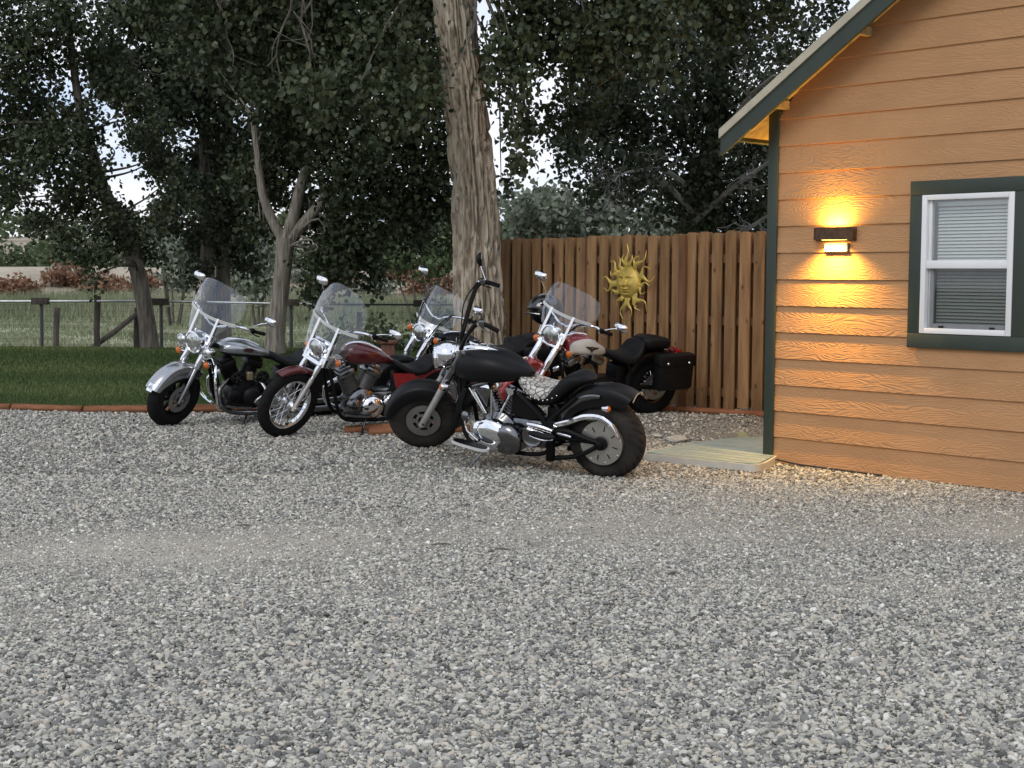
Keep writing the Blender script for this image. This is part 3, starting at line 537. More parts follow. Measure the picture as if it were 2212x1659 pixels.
def far_wood():
    R = np.random.default_rng(77); B = []
    for k in range(120):
        x = R.uniform(-62, 30); y = R.uniform(104, 135); B.append((x, y, zp(x, y) + R.uniform(.3, 1.3), R.uniform(.9, 1.9)))
    V, F, t = leaf_cloud(B, 150, .42, R, .7, .4, 0); stuff(tag(fast('scrub_thicket', V, F, M_green, attr=t), 'band of dark green scrub beyond the tan bank', 'thicket'))
    B = []
    for k in range(130):
        x = R.uniform(-150, 110); y = R.uniform(240, 330); B.append((x, y, zp(x, y) + R.uniform(.5, 3), R.uniform(2.2, 4.2)))
    V, F, t = leaf_cloud(B, 45, .95, R, .9, .9, 0); stuff(tag(fast('far_wood', V, F, M_green, attr=t), 'distant line of trees on the far hill', 'wood'))
    # tall pasture grass
    N = 60000; x = R.uniform(-34, 12, N); y = 50 + 20 * R.random(N) + 3 * np.sin(x * .5); h = R.uniform(.5, 1.35, N) * (.75 + .3 * np.sin(x * .9) * np.sin(x * .23 + 1)) * sst(48, 60, y); a = R.uniform(0, pi, N); wd = R.uniform(.015, .04, N); z = zg(x, y)
    V = np.empty((N, 3, 3)); V[:, 0] = np.stack([x - wd * np.cos(a), y - wd * np.sin(a), z - .03], 1); V[:, 1] = np.stack([x + wd * np.cos(a), y + wd * np.sin(a), z - .03], 1); V[:, 2] = np.stack([x + R.normal(0, .12, N), y + R.normal(0, .12, N), z + h], 1)
    m = tone_mat('pasture_blade', [(0, (.15, .18, .095)), (1, (.43, .42, .30)), (.6, (.27, .29, .175))], .8, .25)
    stuff(tag(fast('tall_grass', V.reshape(-1, 3), np.arange(3 * N).reshape(-1, 3), m, attr=np.repeat(np.clip(R.normal(.45 + .2 * np.sin(x * .4), .25), 0, 1), 3)), 'tall pale weeds along the back of the pasture', 'grass'))
    N = 70000; y = 27 + 30 * R.random(N) ** 1.3; x = R.uniform(-1, 1, N) * (.40 * y) - .5; h = R.uniform(.04, .13, N) * (1 + .5 * np.sin(x * 1.3 + y)); a = R.uniform(0, pi, N); wd = R.uniform(.012, .03, N); z = zg(x, y) - .035
    V = np.empty((N, 3, 3)); V[:, 0] = np.stack([x - wd * np.cos(a), y - wd * np.sin(a), z], 1); V[:, 1] = np.stack([x + wd * np.cos(a), y + wd * np.sin(a), z], 1); V[:, 2] = np.stack([x + R.normal(0, .04, N), y + R.normal(0, .04, N), z + h], 1)
    stuff(tag(fast('pasture_grass', V.reshape(-1, 3), np.arange(3 * N).reshape(-1, 3), m, attr=np.repeat(np.clip(R.normal(.4 + .3 * np.sin(x * .5) * np.sin(y * .6), .25), 0, 1), 3)), 'short rough pasture grass beyond the wire fence', 'grass'))
    B = [(-2.6, 29, .35, .5), (-1.6, 30, .4, .6), (-3.4, 30.5, .3, .5), (-.9, 29.2, .4, .5)]
    for i, b in enumerate(B): shrub('weed_clump', ['leafy weed clump behind the fence rail above the red motorcycle tank', 'weed clump beyond the rail above the red motorcycle seat', 'weed clump beyond the rail right of the forked trunk', 'weed clump beyond the rail next to the big trunk'][i], [b, (b[0] + .3, b[1], .25, .35)], 2200, .1, M_green, 90 + i, 'weed', 'weed clumps beyond the rail')
far_wood()

# ------------------------------------------------------------------ house
M_side = None
def siding_mat():
    m = bpy.data.materials.new('tan_siding'); m.use_nodes = True; n = m.node_tree.nodes; l = m.node_tree.links
    p = n['Principled BSDF']; p.inputs['Roughness'].default_value = .62; p.inputs['Specular IOR Level'].default_value = .25
    tc = n.new('ShaderNodeTexCoord'); oi = n.new('ShaderNodeObjectInfo'); cx = n.new('ShaderNodeCombineXYZ'); ml = n.new('ShaderNodeMath'); ml.operation = 'MULTIPLY'; ml.inputs[1].default_value = 40
    l.new(oi.outputs['Random'], ml.inputs[0]); l.new(ml.outputs[0], cx.inputs[0]); l.new(ml.outputs[0], cx.inputs[1]); ad = n.new('ShaderNodeVectorMath'); l.new(tc.outputs['Object'], ad.inputs[0]); l.new(cx.outputs[0], ad.inputs[1])
    mp = n.new('ShaderNodeMapping'); mp.inputs['Scale'].default_value = (1.1, 1, 7.5); l.new(ad.outputs[0], mp.inputs['Vector'])
    n1 = n.new('ShaderNodeTexNoise'); n1.inputs['Scale'].default_value = 1.1; n1.inputs['Detail'].default_value = 2.5; n1.inputs['Distortion'].default_value = .4; l.new(mp.outputs[0], n1.inputs['Vector'])
    k = n.new('ShaderNodeMath'); k.operation = 'MULTIPLY'; k.inputs[1].default_value = 150; l.new(n1.outputs['Fac'], k.inputs[0]); sn = n.new('ShaderNodeMath'); sn.operation = 'SINE'; l.new(k.outputs[0], sn.inputs[0])
    b = n.new('ShaderNodeBump'); b.inputs['Strength'].default_value = .32; b.inputs['Distance'].default_value = .004; l.new(sn.outputs[0], b.inputs['Height']); l.new(b.outputs[0], p.inputs['Normal'])
    n2 = n.new('ShaderNodeTexNoise'); n2.inputs['Scale'].default_value = 2.2; n2.inputs['Detail'].default_value = 8; l.new(ad.outputs[0], n2.inputs['Vector'])
    r = n.new('ShaderNodeValToRGB'); e = r.color_ramp.elements; e[0].position = .3; e[0].color = (.405, .222, .104, 1); e[1].position = .7; e[1].color = (.455, .252, .12, 1); l.new(n2.outputs['Fac'], r.inputs['Fac']); l.new(r.outputs[0], p.inputs['Base Color'])
    return m
M_side = siding_mat()
M_trim = mat('green_trim', (.027, .039, .028), .6, var=.12, vscale=5, bump=.15, bscale=120, stretch=(1, 1, .2))
M_white = mat('white_vinyl', (.74, .75, .75), .4, var=.04, vscale=3)
M_soffit = mat('soffit_board', (.42, .30, .15), .8, var=.3, vscale=14, bump=.2, bscale=30)
M_drip = mat('drip_edge', (.42, .38, .28), .5, var=.1)
M_shingle = mat('roof_shingle', (.12, .11, .10), .95, var=.4, vscale=25, bump=.6, bscale=80)
M_room = mat('room_wall', (.30, .28, .25), .9, var=.05)
EX = .2327; ZB = .012; RK = .645; RZ = 3.12; WW = 6.0; HDEP = 5.0
house = empty('house', (HC[0], HC[1], 0), atan2(-.738, .675))
tag(house, 'tan clapboard house with dark green trim and lit wall lamp at right', 'house')
# weatherboards, one object each, cut round the window and to the gable slope
i = 0; z0 = ZB
while z0 < RZ + RK * WW / 2 - .05:
    z1 = z0 + EX; xl0 = max(.028, (z0 - RZ) / RK); xl1 = max(.028, (z1 - RZ) / RK)
    if xl1 > WW / 2 - .02: xl1 = WW / 2 - .02
    segs = [((xl0, xl1), (WW - xl0, WW - xl1))]
    if z1 > 1.2 and z0 < 2.335: segs = [((xl0, xl1), (1.45, 1.45)), ((2.37, 2.37), (WW - xl0, WW - xl1))]
    for (a0, a1), (b0, b1) in segs:
        V = [(a0, -.034, z0), (b0, -.034, z0), (b1, -.016, z1 + .02), (a1, -.016, z1 + .02), (a0, -.012, z0), (b0, -.012, z0), (b1, -.003, z1 + .02), (a1, -.003, z1 + .02)]
        MB().add(V, [(0, 1, 2, 3), (7, 6, 5, 4), (0, 4, 5, 1), (1, 5, 6, 2), (2, 6, 7, 3), (3, 7, 4, 0)]).build('siding_plank', M_side, house, smooth=False)
    z0 = z1; i += 1
def hb(name, x0, x1, y0, y1, z0, z1, m, bev=.003, parent=house):
    return MB().box(((x0 + x1) / 2, (y0 + y1) / 2, (z0 + z1) / 2), (x1 - x0, y1 - y0, z1 - z0), None, bev).build(name, m, parent, ang=50)
hb('corner_board', -.062, .045, -.052, -.0355, .0, 3.115, M_trim)
hb('corner_board', -.062, -.04, -.035, .06, .0, 3.08, M_trim)
hb('wall', .0, 1.45, .0, .1, .03, 3.1, M_room, 0); hb('wall', 2.37, WW, .0, .1, .03, 3.1, M_room, 0)
hb('wall', 1.45, 2.37, .0, .1, .03, 1.2, M_room, 0); hb('wall', 1.45, 2.37, .0, .1, 2.335, 3.1, M_room, 0)
hb('side_wall', -.02, .1, .102, HDEP, .03, 3.1, M_side, 0); hb('side_wall', WW - .1, WW, .102, HDEP, .03, 3.1, M_side, 0); hb('back_wall', .1, WW - .1, HDEP - .1, HDEP, .03, 3.1, M_side, 0)
hb('ceiling', .1, WW - .1, .102, HDEP - .1, 2.7, 2.75, M_room, 0); hb('floor', .1, WW - .1, .102, HDEP - .1, .03, .08, M_room, 0)
hb('foundation', .02, WW, -.012, .0, -.3, .03, mat('concrete', (.3, .29, .27), .9, var=.15), 0)
# roof: two slopes with overhanging rake and eave
for sgn in (1, -1):
    fx = lambda x: x if sgn > 0 else WW - x
    e = -.355; zz = lambda x: RZ + RK * x
    def slab(za, zb, xa, xb, y0, y1):
        V = [(fx(xa), y, zz(xa) + d) for y in (y0, y1) for d in (za, zb)] + [(fx(xb), y, zz(xb) + d) for y in (y0, y1) for d in (za, zb)]
        return MB().add(V, [(0, 1, 3, 2), (4, 6, 7, 5), (0, 4, 5, 1), (2, 3, 7, 6), (0, 2, 6, 4), (1, 5, 7, 3)])
    rf = slab(.03, .085, e, WW / 2, -.295, HDEP + .3).build('roof', M_shingle, house, smooth=False)
    slab(0, .027, e + .02, WW / 2, -.27, HDEP + .28).build('soffit', M_soffit, rf, smooth=False)
    slab(-.15, .006, e - .02, WW / 2, -.327, -.298).build('rake_board', M_trim, house, smooth=False)
    slab(.009, .088, e - .03, WW / 2, -.345, -.297).build('drip_edge', M_drip, house, smooth=False)
    slab(-.03, .026, e - .0, e + .018, -.29, HDEP + .3).build('eave_board', M_trim, house, smooth=False)
for x in (.12, .95, 1.8):
    V = MB().box((x, -.15, RZ + RK * x - .045), (.06, .23, .07)).build('lookout', M_soffit, house)
# gable infill behind planks
MB().prism([(.02, 3.1), (WW - .02, 3.1), (WW / 2, RZ + RK * WW / 2 - .03)], .08, (0, .08, 0), (1, 0, 0), (0, 0, 1)).build('gable_wall', M_room, house, smooth=False)
# window
win = MB()
win = hb('window', 1.505, 1.55, -.062, .03, 1.212, 2.325, M_white, .004); win['label'] = 'white double hung window with green surround'
def ws(name, *a, m=M_white, bev=.003): return hb(name, *a, m, bev, win)
ws('frame', 2.265, 2.312, -.062, .03, 1.212, 2.325); ws('frame', 1.551, 2.264, -.062, .03, 2.283, 2.325); ws('frame', 1.551, 2.264, -.062, .03, 1.212, 1.256)
ws('meeting_rail', 1.551, 2.264, -.052, .02, 1.735, 1.80)
ws('sash_stile', 1.5515, 1.578, -.03, .015, 1.8005, 2.2825, m=M_white); ws('sash_stile', 2.24, 2.2635, -.03, .015, 1.8005, 2.2825)
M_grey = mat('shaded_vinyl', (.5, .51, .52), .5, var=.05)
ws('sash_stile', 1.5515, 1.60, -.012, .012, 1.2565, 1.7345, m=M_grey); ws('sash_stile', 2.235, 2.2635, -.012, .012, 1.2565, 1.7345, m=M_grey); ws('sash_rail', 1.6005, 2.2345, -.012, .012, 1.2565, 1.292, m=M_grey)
M_blk = mat('black_plastic', (.015, .015, .015), .5)
for x in (1.66, 2.11): ws('latch', x, x + .04, -.03, -.013, 1.258, 1.275, m=M_blk, bev=.002)
ws('pane', 1.5785, 2.2395, -.012, -.008, 1.801, 2.282, m=glassy('window_glass', (.90, .93, .93), .12), bev=0)
ws('pane', 1.6005, 2.2345, -.004, .0, 1.2925, 1.734, m=MATS['window_glass'], bev=0)
def screen_mat():
    m = bpy.data.materials.new('insect_screen'); m.use_nodes = True; n = m.node_tree.nodes; l = m.node_tree.links; n.clear(); o = n.new('ShaderNodeOutputMaterial'); d = n.new('ShaderNodeBsdfDiffuse'); d.inputs[0].default_value = (.03, .03, .035, 1); t = n.new('ShaderNodeBsdfTransparent'); x = n.new('ShaderNodeMixShader'); x.inputs[0].default_value = .22
    l.new(t.outputs[0], x.inputs[1]); l.new(d.outputs[0], x.inputs[2]); l.new(x.outputs[0], o.inputs[0]); return m
ws('insect_screen', 1.5795, 2.2555, -.034, -.033, 1.259, 1.733, m=screen_mat(), bev=0)
for (a, b, c, d) in ((1.393, 1.504, 1.0935, 2.437), (2.313, 2.43, 1.0935, 2.437)): ws('trim_board', a, b, -.058, -.035, c + .115, d - .111, m=M_trim)
ws('trim_board', 1.393, 2.43, -.060, -.035, 2.327, 2.440, m=M_trim); ws('trim_board', 1.393, 2.43, -.060, -.035, 1.093, 1.2075, m=M_trim)
M_slat = mat('blind_slat', (.80, .79, .74), .5, var=.03)
blind = hb('window_blind', 1.59, 2.235, .035, .07, 2.235, 2.27, M_slat, .003)
sm = MB().add([(-.322, -.008, -.0105), (.322, -.008, -.0105), (-.322, -.001, .001), (.322, -.001, .001), (-.322, .008, .0105), (.322, .008, .0105)], [(0, 1, 3, 2), (2, 3, 5, 4)]).mesh('slat'); sm.materials.append(M_slat); finish(sm)
for k in range(35):
    o = bpy.data.objects.new('slat', sm); COL.objects.link(o); o.parent = blind; o.location = (1.9125, .052, 2.215 - k * .0272)
for x in (1.70, 2.12): hb('cord', x - .001, x + .001, .038, .040, 1.27, 2.235, M_slat, 0, blind)

# wall lamp with up and down light
M_bronze = mat('bronze', (.10, .055, .03), .4, .7, var=.3, vscale=20)
M_glow = mat('lamp_diffuser', (1, .8, .4), .4, emit=(1, .62, .14, 14))
def wall_lamp(loc, rz, label, power, down=1.9):
    r = empty('wall_lamp', loc, rz); tag(r, label, 'lamp', 'wall lamps on the house')
    # bowed bronze band: local x along wall, -y outwards
    def band(y0, y1, z0, z1, hw, n=16):
        P = []
        for k in range(n + 1):
            u = -1 + 2 * k / n; P.append((u * hw, -(y0 + (y1 - y0) * sqrt(max(0, 1 - abs(u * .96) ** 2.6)))))
        return P
    P = band(.05, .15, 0, 0, .2); mb = MB(); n = len(P); Q = [(x, -.035) for x, y in P]
    V = [(x, y, z) for z in (-.052, .052) for x, y in P]; inn = [(x * .96, y * .94 - .0, z) for z in (-.052, .052) for x, y in P]
    mb.add(V + inn, [(k, k + 1, n + k + 1, n + k) for k in range(n - 1)] + [(2 * n + k + 1, 2 * n + k, 3 * n + k, 3 * n + k + 1) for k in range(n - 1)] + [(k + 1, k, 2 * n + k, 2 * n + k + 1) for k in range(n - 1)] + [(n + k, n + k + 1, 3 * n + k + 1, 3 * n + k) for k in range(n - 1)])
    mb.build('band', M_bronze, r)
    MB().box((0, -.042, 0), (.41, .012, .118), None, .004).build('back_plate', M_bronze, r)
    for z in (-.047, .047):
        pl = [(x * .62, y * .86) for x, y in P] + [(.12, -.05), (-.12, -.05)]
        MB().prism(pl, .008, (0, 0, z - .004)).build('diffuser', M_glow, r)
        ld = bpy.data.lights.new('lamp_light', 'AREA'); ld.shape = 'RECTANGLE'; ld.size = .20; ld.size_y = .05; ld.energy = power * (1 if z > 0 else down); ld.spread = radians(180 if z > 0 else 125); ld.color = (1, .55, .085)
        lo = bpy.data.objects.new('lamp_light', ld); COL.objects.link(lo); lo.parent = r; lo.location = (0, -.10 if z > 0 else -.15, z + (.008 if z > 0 else -.008)); lo.rotation_euler = (pi if z > 0 else 0, 0, 0)
    return r
def hw(t, o, z): return (HC[0] + HD[0] * t + HN[0] * o, HC[1] + HD[1] * t + HN[1] * o, z)
hrz = atan2(-.738, .675)
wall_lamp(hw(.665, 0, 2.028), hrz, 'bronze up and down wall lamp glowing on the siding beside the window', 15)
wall_lamp(hw(-.02, -.9, 2.15), hrz - pi / 2, 'porch wall lamp hidden round the house corner lighting the eave', 22, .35)
sb = empty('motion_sensor', hw(.677, 0, 1.913), hrz); tag(sb, 'small pale rectangular sensor box under the glowing wall lamp', 'sensor')
MB().box((0, -.05, 0), (.235, .03, .075), None, .012).build('housing', mat('sensor_shell', (.75, .72, .6), .4), sb)
MB().box((0, -.04, -.004), (.246, .016, .084), None, .006).build('rim', M_bronze, sb)

# ------------------------------------------------------------------ deck
def clip(poly, n, c):
    o = []
    for i in range(len(poly)):
        a = poly[i]; b = poly[(i + 1) % len(poly)]; da = a[0] * n[0] + a[1] * n[1] - c; db = b[0] * n[0] + b[1] * n[1] - c
        if da <= 0: o.append(a)
        if da * db < 0: t = da / (da - db); o.append((a[0] + (b[0] - a[0]) * t, a[1] + (b[1] - a[1]) * t))
    return o
M_deck = mat('composite_deck', (.29, .35, .325), .7, var=.14, vscale=3, stretch=(1, 1, 1), bump=.25, bscale=70, rand=.07)
M_edge = mat('deck_edge', (.50, .48, .42), .7, var=.1)
deck = empty('deck', (1.21, 13.3, 0)); tag(deck, 'low pale green grey deck with curved edge at the house corner', 'deck')
nrm = (-.738, -.675); vals = [p[0] * nrm[0] + p[1] * nrm[1] for p in DECK]; c = min(vals)
while c < max(vals):
    q = clip(clip(DECK, nrm, c + .124), (-nrm[0], -nrm[1]), -c)
    if len(q) >= 3:
        q = [(x - 1.21, y - 13.3) for x, y in q]
        ar = sum(q[k][0] * q[(k + 1) % len(q)][1] - q[(k + 1) % len(q)][0] * q[k][1] for k in range(len(q)))
        if ar < 0: q = q[::-1]
        MB().prism(q, .028, (0, 0, .05)).build('deck_board', M_deck, deck, smooth=False)
    c += .142
MB().prism([((x - 2.2) * .97 + 2.2 - 1.21, (y - 13.7) * .97 + 13.7 - 13.3) for x, y in DECK], .03, (0, 0, .012)).build('gap_shade', M_blk, deck, smooth=False)  # black sheet added below the boards, stands in for shade in the gaps
fr = catmull([(DECK[k][0] - 1.21, DECK[k][1] - 13.3, .0) for k in (9, 10, 0, 1, 2, 3, 4, 5)], 6)
g = []
for k, p in enumerate(fr):
    t = fr[min(k + 1, len(fr) - 1)] - fr[max(k - 1, 0)]; t /= np.linalg.norm(t); n_ = np.array([-t[1], t[0], 0]) * -1
    g.append([tuple(p + n_ * a + np.array([0, 0, z])) for a, z in ((.0, .012), (.022, .012), (.022, .074), (.0, .074), (.0, .012))])
MB().sheet(g).build('edge_board', M_edge, deck)
g2 = [[(a[0], a[1], -.05), (a[0], a[1], .014)] for a in [q[0] for q in g]]
MB().sheet(g2).build('lower_band', M_blk, deck)  # black strip painting the shadow under the deck edge
cb = MB(); cb.tube([hw(-.35, .75, .02), hw(-.1, .35, .02), hw(.1, .12, .05), hw(.4, .1, .03), hw(1.2, .08, .02)], .008, 6, smooth=6)
tag(cb.build('cable', M_blk), 'thin black cable lying along the house base by the deck', 'cable')

# ------------------------------------------------------------------ wooden fence
M_cedar = mat('cedar_picket', (.315, .188, .09), .85, col2=(.155, .085, .041), vscale=5, stretch=(3, 3, .35), bump=.5, bscale=60, rand=.3, spec=.12)
M_cedar_dk = mat('dark_cedar', (.15, .08, .042), .85, var=.3, vscale=6, stretch=(3, 3, .4), spec=.1)
def knots(m):
    n = m.node_tree.nodes; l = m.node_tree.links; p = n['Principled BSDF']; src = p.inputs['Base Color'].links[0].from_socket
    tc = n.new('ShaderNodeTexCoord'); oi = n.new('ShaderNodeObjectInfo'); ad = n.new('ShaderNodeVectorMath'); sc = n.new('ShaderNodeVectorMath'); sc.operation = 'SCALE'; sc.inputs['Scale'].default_value = 9
    l.new(oi.outputs['Location'], sc.inputs[0]); l.new(tc.outputs['Object'], ad.inputs[0]); l.new(sc.outputs[0], ad.inputs[1]); mp = n.new('ShaderNodeMapping'); mp.inputs['Scale'].default_value = (1.5, 1, .8); l.new(ad.outputs[0], mp.inputs['Vector'])
    v = n.new('ShaderNodeTexVoronoi'); v.inputs['Scale'].default_value = 4.5; l.new(mp.outputs[0], v.inputs['Vector']); mr = n.new('ShaderNodeMapRange'); mr.inputs['From Min'].default_value = .05; mr.inputs['From Max'].default_value = .13; mr.inputs['To Min'].default_value = .3; l.new(v.outputs['Distance'], mr.inputs['Value'])
    s = n.new('ShaderNodeVectorMath'); s.operation = 'SCALE'; l.new(src, s.inputs[0]); l.new(mr.outputs[0], s.inputs['Scale']); l.new(s.outputs[0], p.inputs['Base Color'])
knots(M_cedar)
FA = (2.72, 14.965); FDIR = (-.675, .738); FLEN = 4.22; FTOP = 2.11
fence = empty('wooden_fence', (FA[0], FA[1], zp(*FA)), atan2(FDIR[1], FDIR[0])); fz = fence.location.z
tag(fence, 'brown cedar picket fence behind the cream and red motorcycle', 'fence')
# local x along fence to the left, local +y toward the viewer's side?
ydir = (-FDIR[1], FDIR[0])   # local +y in world
sgn = 1 if (ydir[0] * -1.3 + ydir[1] * -16) > 0 else -1
k = 0; x = .02
while x < FLEN:
    wd = .134 + random.uniform(-.004, .004); wx = x + wd / 2; px = (FA[0] + FDIR[0] * wx, FA[1] + FDIR[1] * wx); zb = zp(*px) + random.uniform(.0, .05) - fz
    top = FTOP - fz + random.uniform(-.011, .011) + (.02 if x < 1.25 else 0); c_ = .028
    poly = [(-wd / 2, zb), (wd / 2, zb), (wd / 2, top - c_), (wd / 2 - c_, top), (-wd / 2 + c_, top), (-wd / 2, top - c_)]
    o = MB().prism(poly, .018, (0, .009, 0), (1, 0, 0), (0, 0, 1)).build('picket', M_cedar, fence, smooth=False); o.location = (wx, sgn * .035, 0); o.rotation_euler = (random.uniform(-.006, .006), random.uniform(-.005, .005), 0)
    o2 = bpy.data.objects.new('picket', o.data); COL.objects.link(o2); o2.parent = fence; o2.location = (wx + .046, -sgn * .09, 0)
    x += .182 + random.uniform(-.004, .006); k += 1
for z in (.35, 1.1, 1.75): MB().box((FLEN / 2, -sgn * .012, z - fz + .1), (FLEN, .038, .088)).build('rail', M_cedar_dk, fence)
for xx in (.05, 1.27, 2.75, FLEN): MB().box((xx, -sgn * .012 + sgn * (.0 if xx != 1.27 else .035), (FTOP - fz) / 2), (.092, .092 if xx != 1.27 else .12, FTOP - fz - .02), None, .004).build('post', M_cedar_dk, fence)

# ------------------------------------------------------------------ sun ornament
M_gold = mat('sun_ornament_paint', (.50, .36, .075), .45, .25, var=.25, vscale=9, bump=.3, bscale=35)
so_c = np.array([1.348, 16.465, 1.594]) + np.array([-.738, -.675, 0]) * .085
orn = empty('sun_ornament', so_c, hrz)     # local x along fence to the right, -y toward viewer
tag(orn, 'yellow metal sun face with wavy rays hanging on the fence', 'ornament')
def sunface():
    V = []; F = []; nr = 40; na = 72; Rr = .178
    G = lambda u, v, cx, cy, sx, sy: math.exp(-((u - cx) / sx) ** 2 - ((v - cy) / sy) ** 2)
    def hgt(u, v):
        rr = min(1, sqrt(u * u + v * v)); h = .42 * sqrt(max(0, 1 - rr ** 2.2))
        h += .20 * G(u, v, 0, .02, .075, .26) + .16 * G(u, v, 0, -.16, .12, .09)              # nose
        for s in (-1, 1):
            h += .10 * G(u, v, s * .30, .37, .22, .055) + .07 * G(u, v, s * .12, .30, .07, .08)     # brow
            h -= .15 * G(u, v, s * .29, .21, .17, .10); h += .10 * G(u, v, s * .29, .20, .12, .05)  # eye socket, lid
            h += .06 * G(u, v, s * .40, -.12, .2, .2)                                       # cheek
            h -= .06 * G(u, v, s * .19, -.26, .06, .14)
        h += .12 * G(u, v, 0, -.39, .2, .045) - .10 * G(u, v, 0, -.455, .22, .025) + .12 * G(u, v, 0, -.52, .16, .045) - .07 * G(u, v, 0, -.62, .18, .05) + .09 * G(u, v, 0, -.74, .15, .09)
        return h
    for i in range(nr + 1):
        for k in range(na):
            a = 2 * pi * k / na; r = i / nr; u, v = r * cos(a), r * sin(a); V.append((u * Rr, -hgt(u, v) * Rr, v * Rr * 1.02))
    for i in range(nr):
        for k in range(na): F.append((i * na + k, i * na + (k + 1) % na, (i + 1) * na + (k + 1) % na, (i + 1) * na + k))
    MB().add(V, F).build('face', M_gold, orn, ang=80)
    # wavy flame rays: (angle deg, length, curl)
    rays = [(92, .27, .5), (104, .16, -.4), (118, .17, .5), (78, .15, .3), (64, .17, -.5), (50, .28, .7), (137, .2, .7), (28, .2, -.8), (158, .14, -.5), (8, .25, .8), (-5, .16, -.5), (176, .26, .8), (192, .22, -.8), (207, .13, .6), (-25, .12, .6), (-45, .26, -.9), (-62, .2, .6), (238, .15, .5), (258, .26, .7), (278, .24, -.6), (295, .14, .4)]
    for a, ln, cu in rays:
        a = radians(a); d = np.array([cos(a), 0, sin(a)]); q = np.array([-sin(a), 0, cos(a)]); P = []; W = []
        for k in range(13):
            t = k / 12; P.append(d * (.16 + ln * t) + q * cu * .045 * sin(t * 7.0) + np.array([0, -.012 - .02 * sin(t * pi), 0])); W.append(.024 * (1 - t) ** .7 * (1 + .35 * sin(t * 7)) + .002)
        rings = []
        for k in range(13):
            tt = P[min(k + 1, 12)] - P[max(k - 1, 0)]; tt /= np.linalg.norm(tt); s_ = np.array([-tt[2], 0, tt[0]])
            rings.append([P[k] + s_ * W[k], P[k] + np.array([0, -.012, 0]) * (W[k] / .026 + .2), P[k] - s_ * W[k], P[k] + np.array([0, .004, 0])])
        MB().loft(rings).build('ray', M_gold, orn, ang=60)
sunface()

# ------------------------------------------------------------------ pasture fence
M_pipe = mat('galvanised_pipe', (.42, .44, .44), .45, .8, var=.15); M_dark_wood = mat('weathered_post', (.075, .06, .05), .95, var=.4, vscale=6, stretch=(3, 3, .5), bump=.6); M_steel_dk = mat('dark_pipe', (.09, .09, .09), .5, .5)
M_post2 = mat('grey_post', (.16, .14, .115), .95, var=.4, vscale=6, stretch=(3, 3, .5), bump=.7)
pf = empty('pasture_fence', (-8.34, 26.2, zp(-8.34, 26.2))); tag(pf, 'wire pasture fence with pipe rail and wooden posts beyond the lawn', 'fence'); oz = pf.location
def pl(*p): return (p[0] - oz[0], p[1] - oz[1], p[2] - oz[2])
MB().tube([pl(-14, 26.2, 1.15), pl(-9.05, 26.2, 1.16), pl(-6.19, 26.2, 1.18), pl(-3.41, 26.2, 1.14)], .021, 8).build('rail', M_pipe, pf)
MB().tube([pl(-3.41, 26.2, 1.14), pl(-.9, 26.2, 1.15), pl(6, 26.2, 1.15)], .019, 8).build('rail', M_steel_dk, pf)
for x in (-10.6, -8.34, -6.22, -3.92, -1.6):
    MB().tube([pl(x, 26.25, -.1), pl(x, 26.25, 1.13)], .032, 8).build('pipe_post', M_steel_dk, pf); MB().box(pl(x, 26.2, 1.17), (.30, .13, .12), None, .012).build('cap_block', M_dark_wood, pf)
for (x, y, z, r, m) in ((-8.18, 26.6, 1.05, .055, M_post2), (-7.39, 26.4, 1.26, .055, M_dark_wood), (-6.78, 26.8, 1.05, .06, M_dark_wood), (-2.75, 26.6, 1.0, .05, M_dark_wood)):
    MB().tube([pl(x, y, -.1), pl(x - .02, y, z * .5), pl(x + .01, y, z)], [r * 1.1, r, r], 9).build('wood_post', m, pf)
MB().tube([pl(-7.72, 26.6, .22), pl(-7.2, 26.6, .58), pl(-6.73, 26.6, .95)], [.05, .05, .045], 8).build('brace', M_post2, pf)
wm = MB()
for z in np.arange(.1, 1.12, .1): wm.tube([pl(-14, 26.3, z), pl(6, 26.3, z)], .0022, 3, cap=False)
for x in np.arange(-12, 5, .15): wm.tube([pl(x, 26.3, 0), pl(x, 26.3, 1.12)], .0018, 3, cap=False)
stuff(wm.build('wire_mesh', M_steel_dk, pf))

# ------------------------------------------------------------------ timber edging, stones
M_timber = mat('landscape_timber', (.20, .088, .045), .85, var=.35, vscale=7, stretch=(.6, 3, 3), bump=.5, bscale=40, spec=.15)
def timber(p0, p1, label, r=.05):
    p0 = np.array((*p0, zp(*p0) + .03)); p1 = np.array((*p1, zp(*p1) + .03)); d = p1 - p0; ln = np.linalg.norm(d); mb = MB()
    n = 12; pr = [(r * (.9 + .1 * abs(cos(2 * a))) * cos(a), r * .95 * sin(a)) for a in np.linspace(0, 2 * pi, n, endpoint=False)]
    mb.loft([[(x, u * q, v * q) for u, v in pr] for x, q in ((0, .9), (.008, 1), (ln * .5, 1.0), (ln - .008, 1), (ln, .9))])
    o = mb.build('landscape_timber', M_timber); o.location = p0; o.rotation_euler = (random.uniform(-.1, .1), -math.asin(d[2] / ln), atan2(d[1], d[0])); tag(o, label, 'timber', 'landscape timbers')
    return o
timber((-8.3, 16.95), (-5.62, 16.55), 'brown edging timber at the far left of the lawn'); timber((-5.6, 16.56), (-4.75, 16.33), 'short reddish edging timber left of the silver motorcycle'); timber((-4.73, 16.33), (-2.4, 16.33), 'long reddish edging timber running behind the silver motorcycle')
timber((-2.38, 16.36), (-1.4, 16.78), 'edging timber behind the red motorcycle')
timber((-1.62, 14.3), (-.55, 14.36), 'upper loose timber on the gravel behind the black front wheel'); timber((-1.36, 14.08), (-.4, 14.05), 'lower loose timber on the gravel touching the black front wheel')
timber((.6, 15.75), (1.7, 15.5), 'dark edging timber under the rear of the cream motorcycle', .04); timber((1.72, 15.52), (2.66, 14.85), 'reddish edging timber along the fence foot by the house', .04)
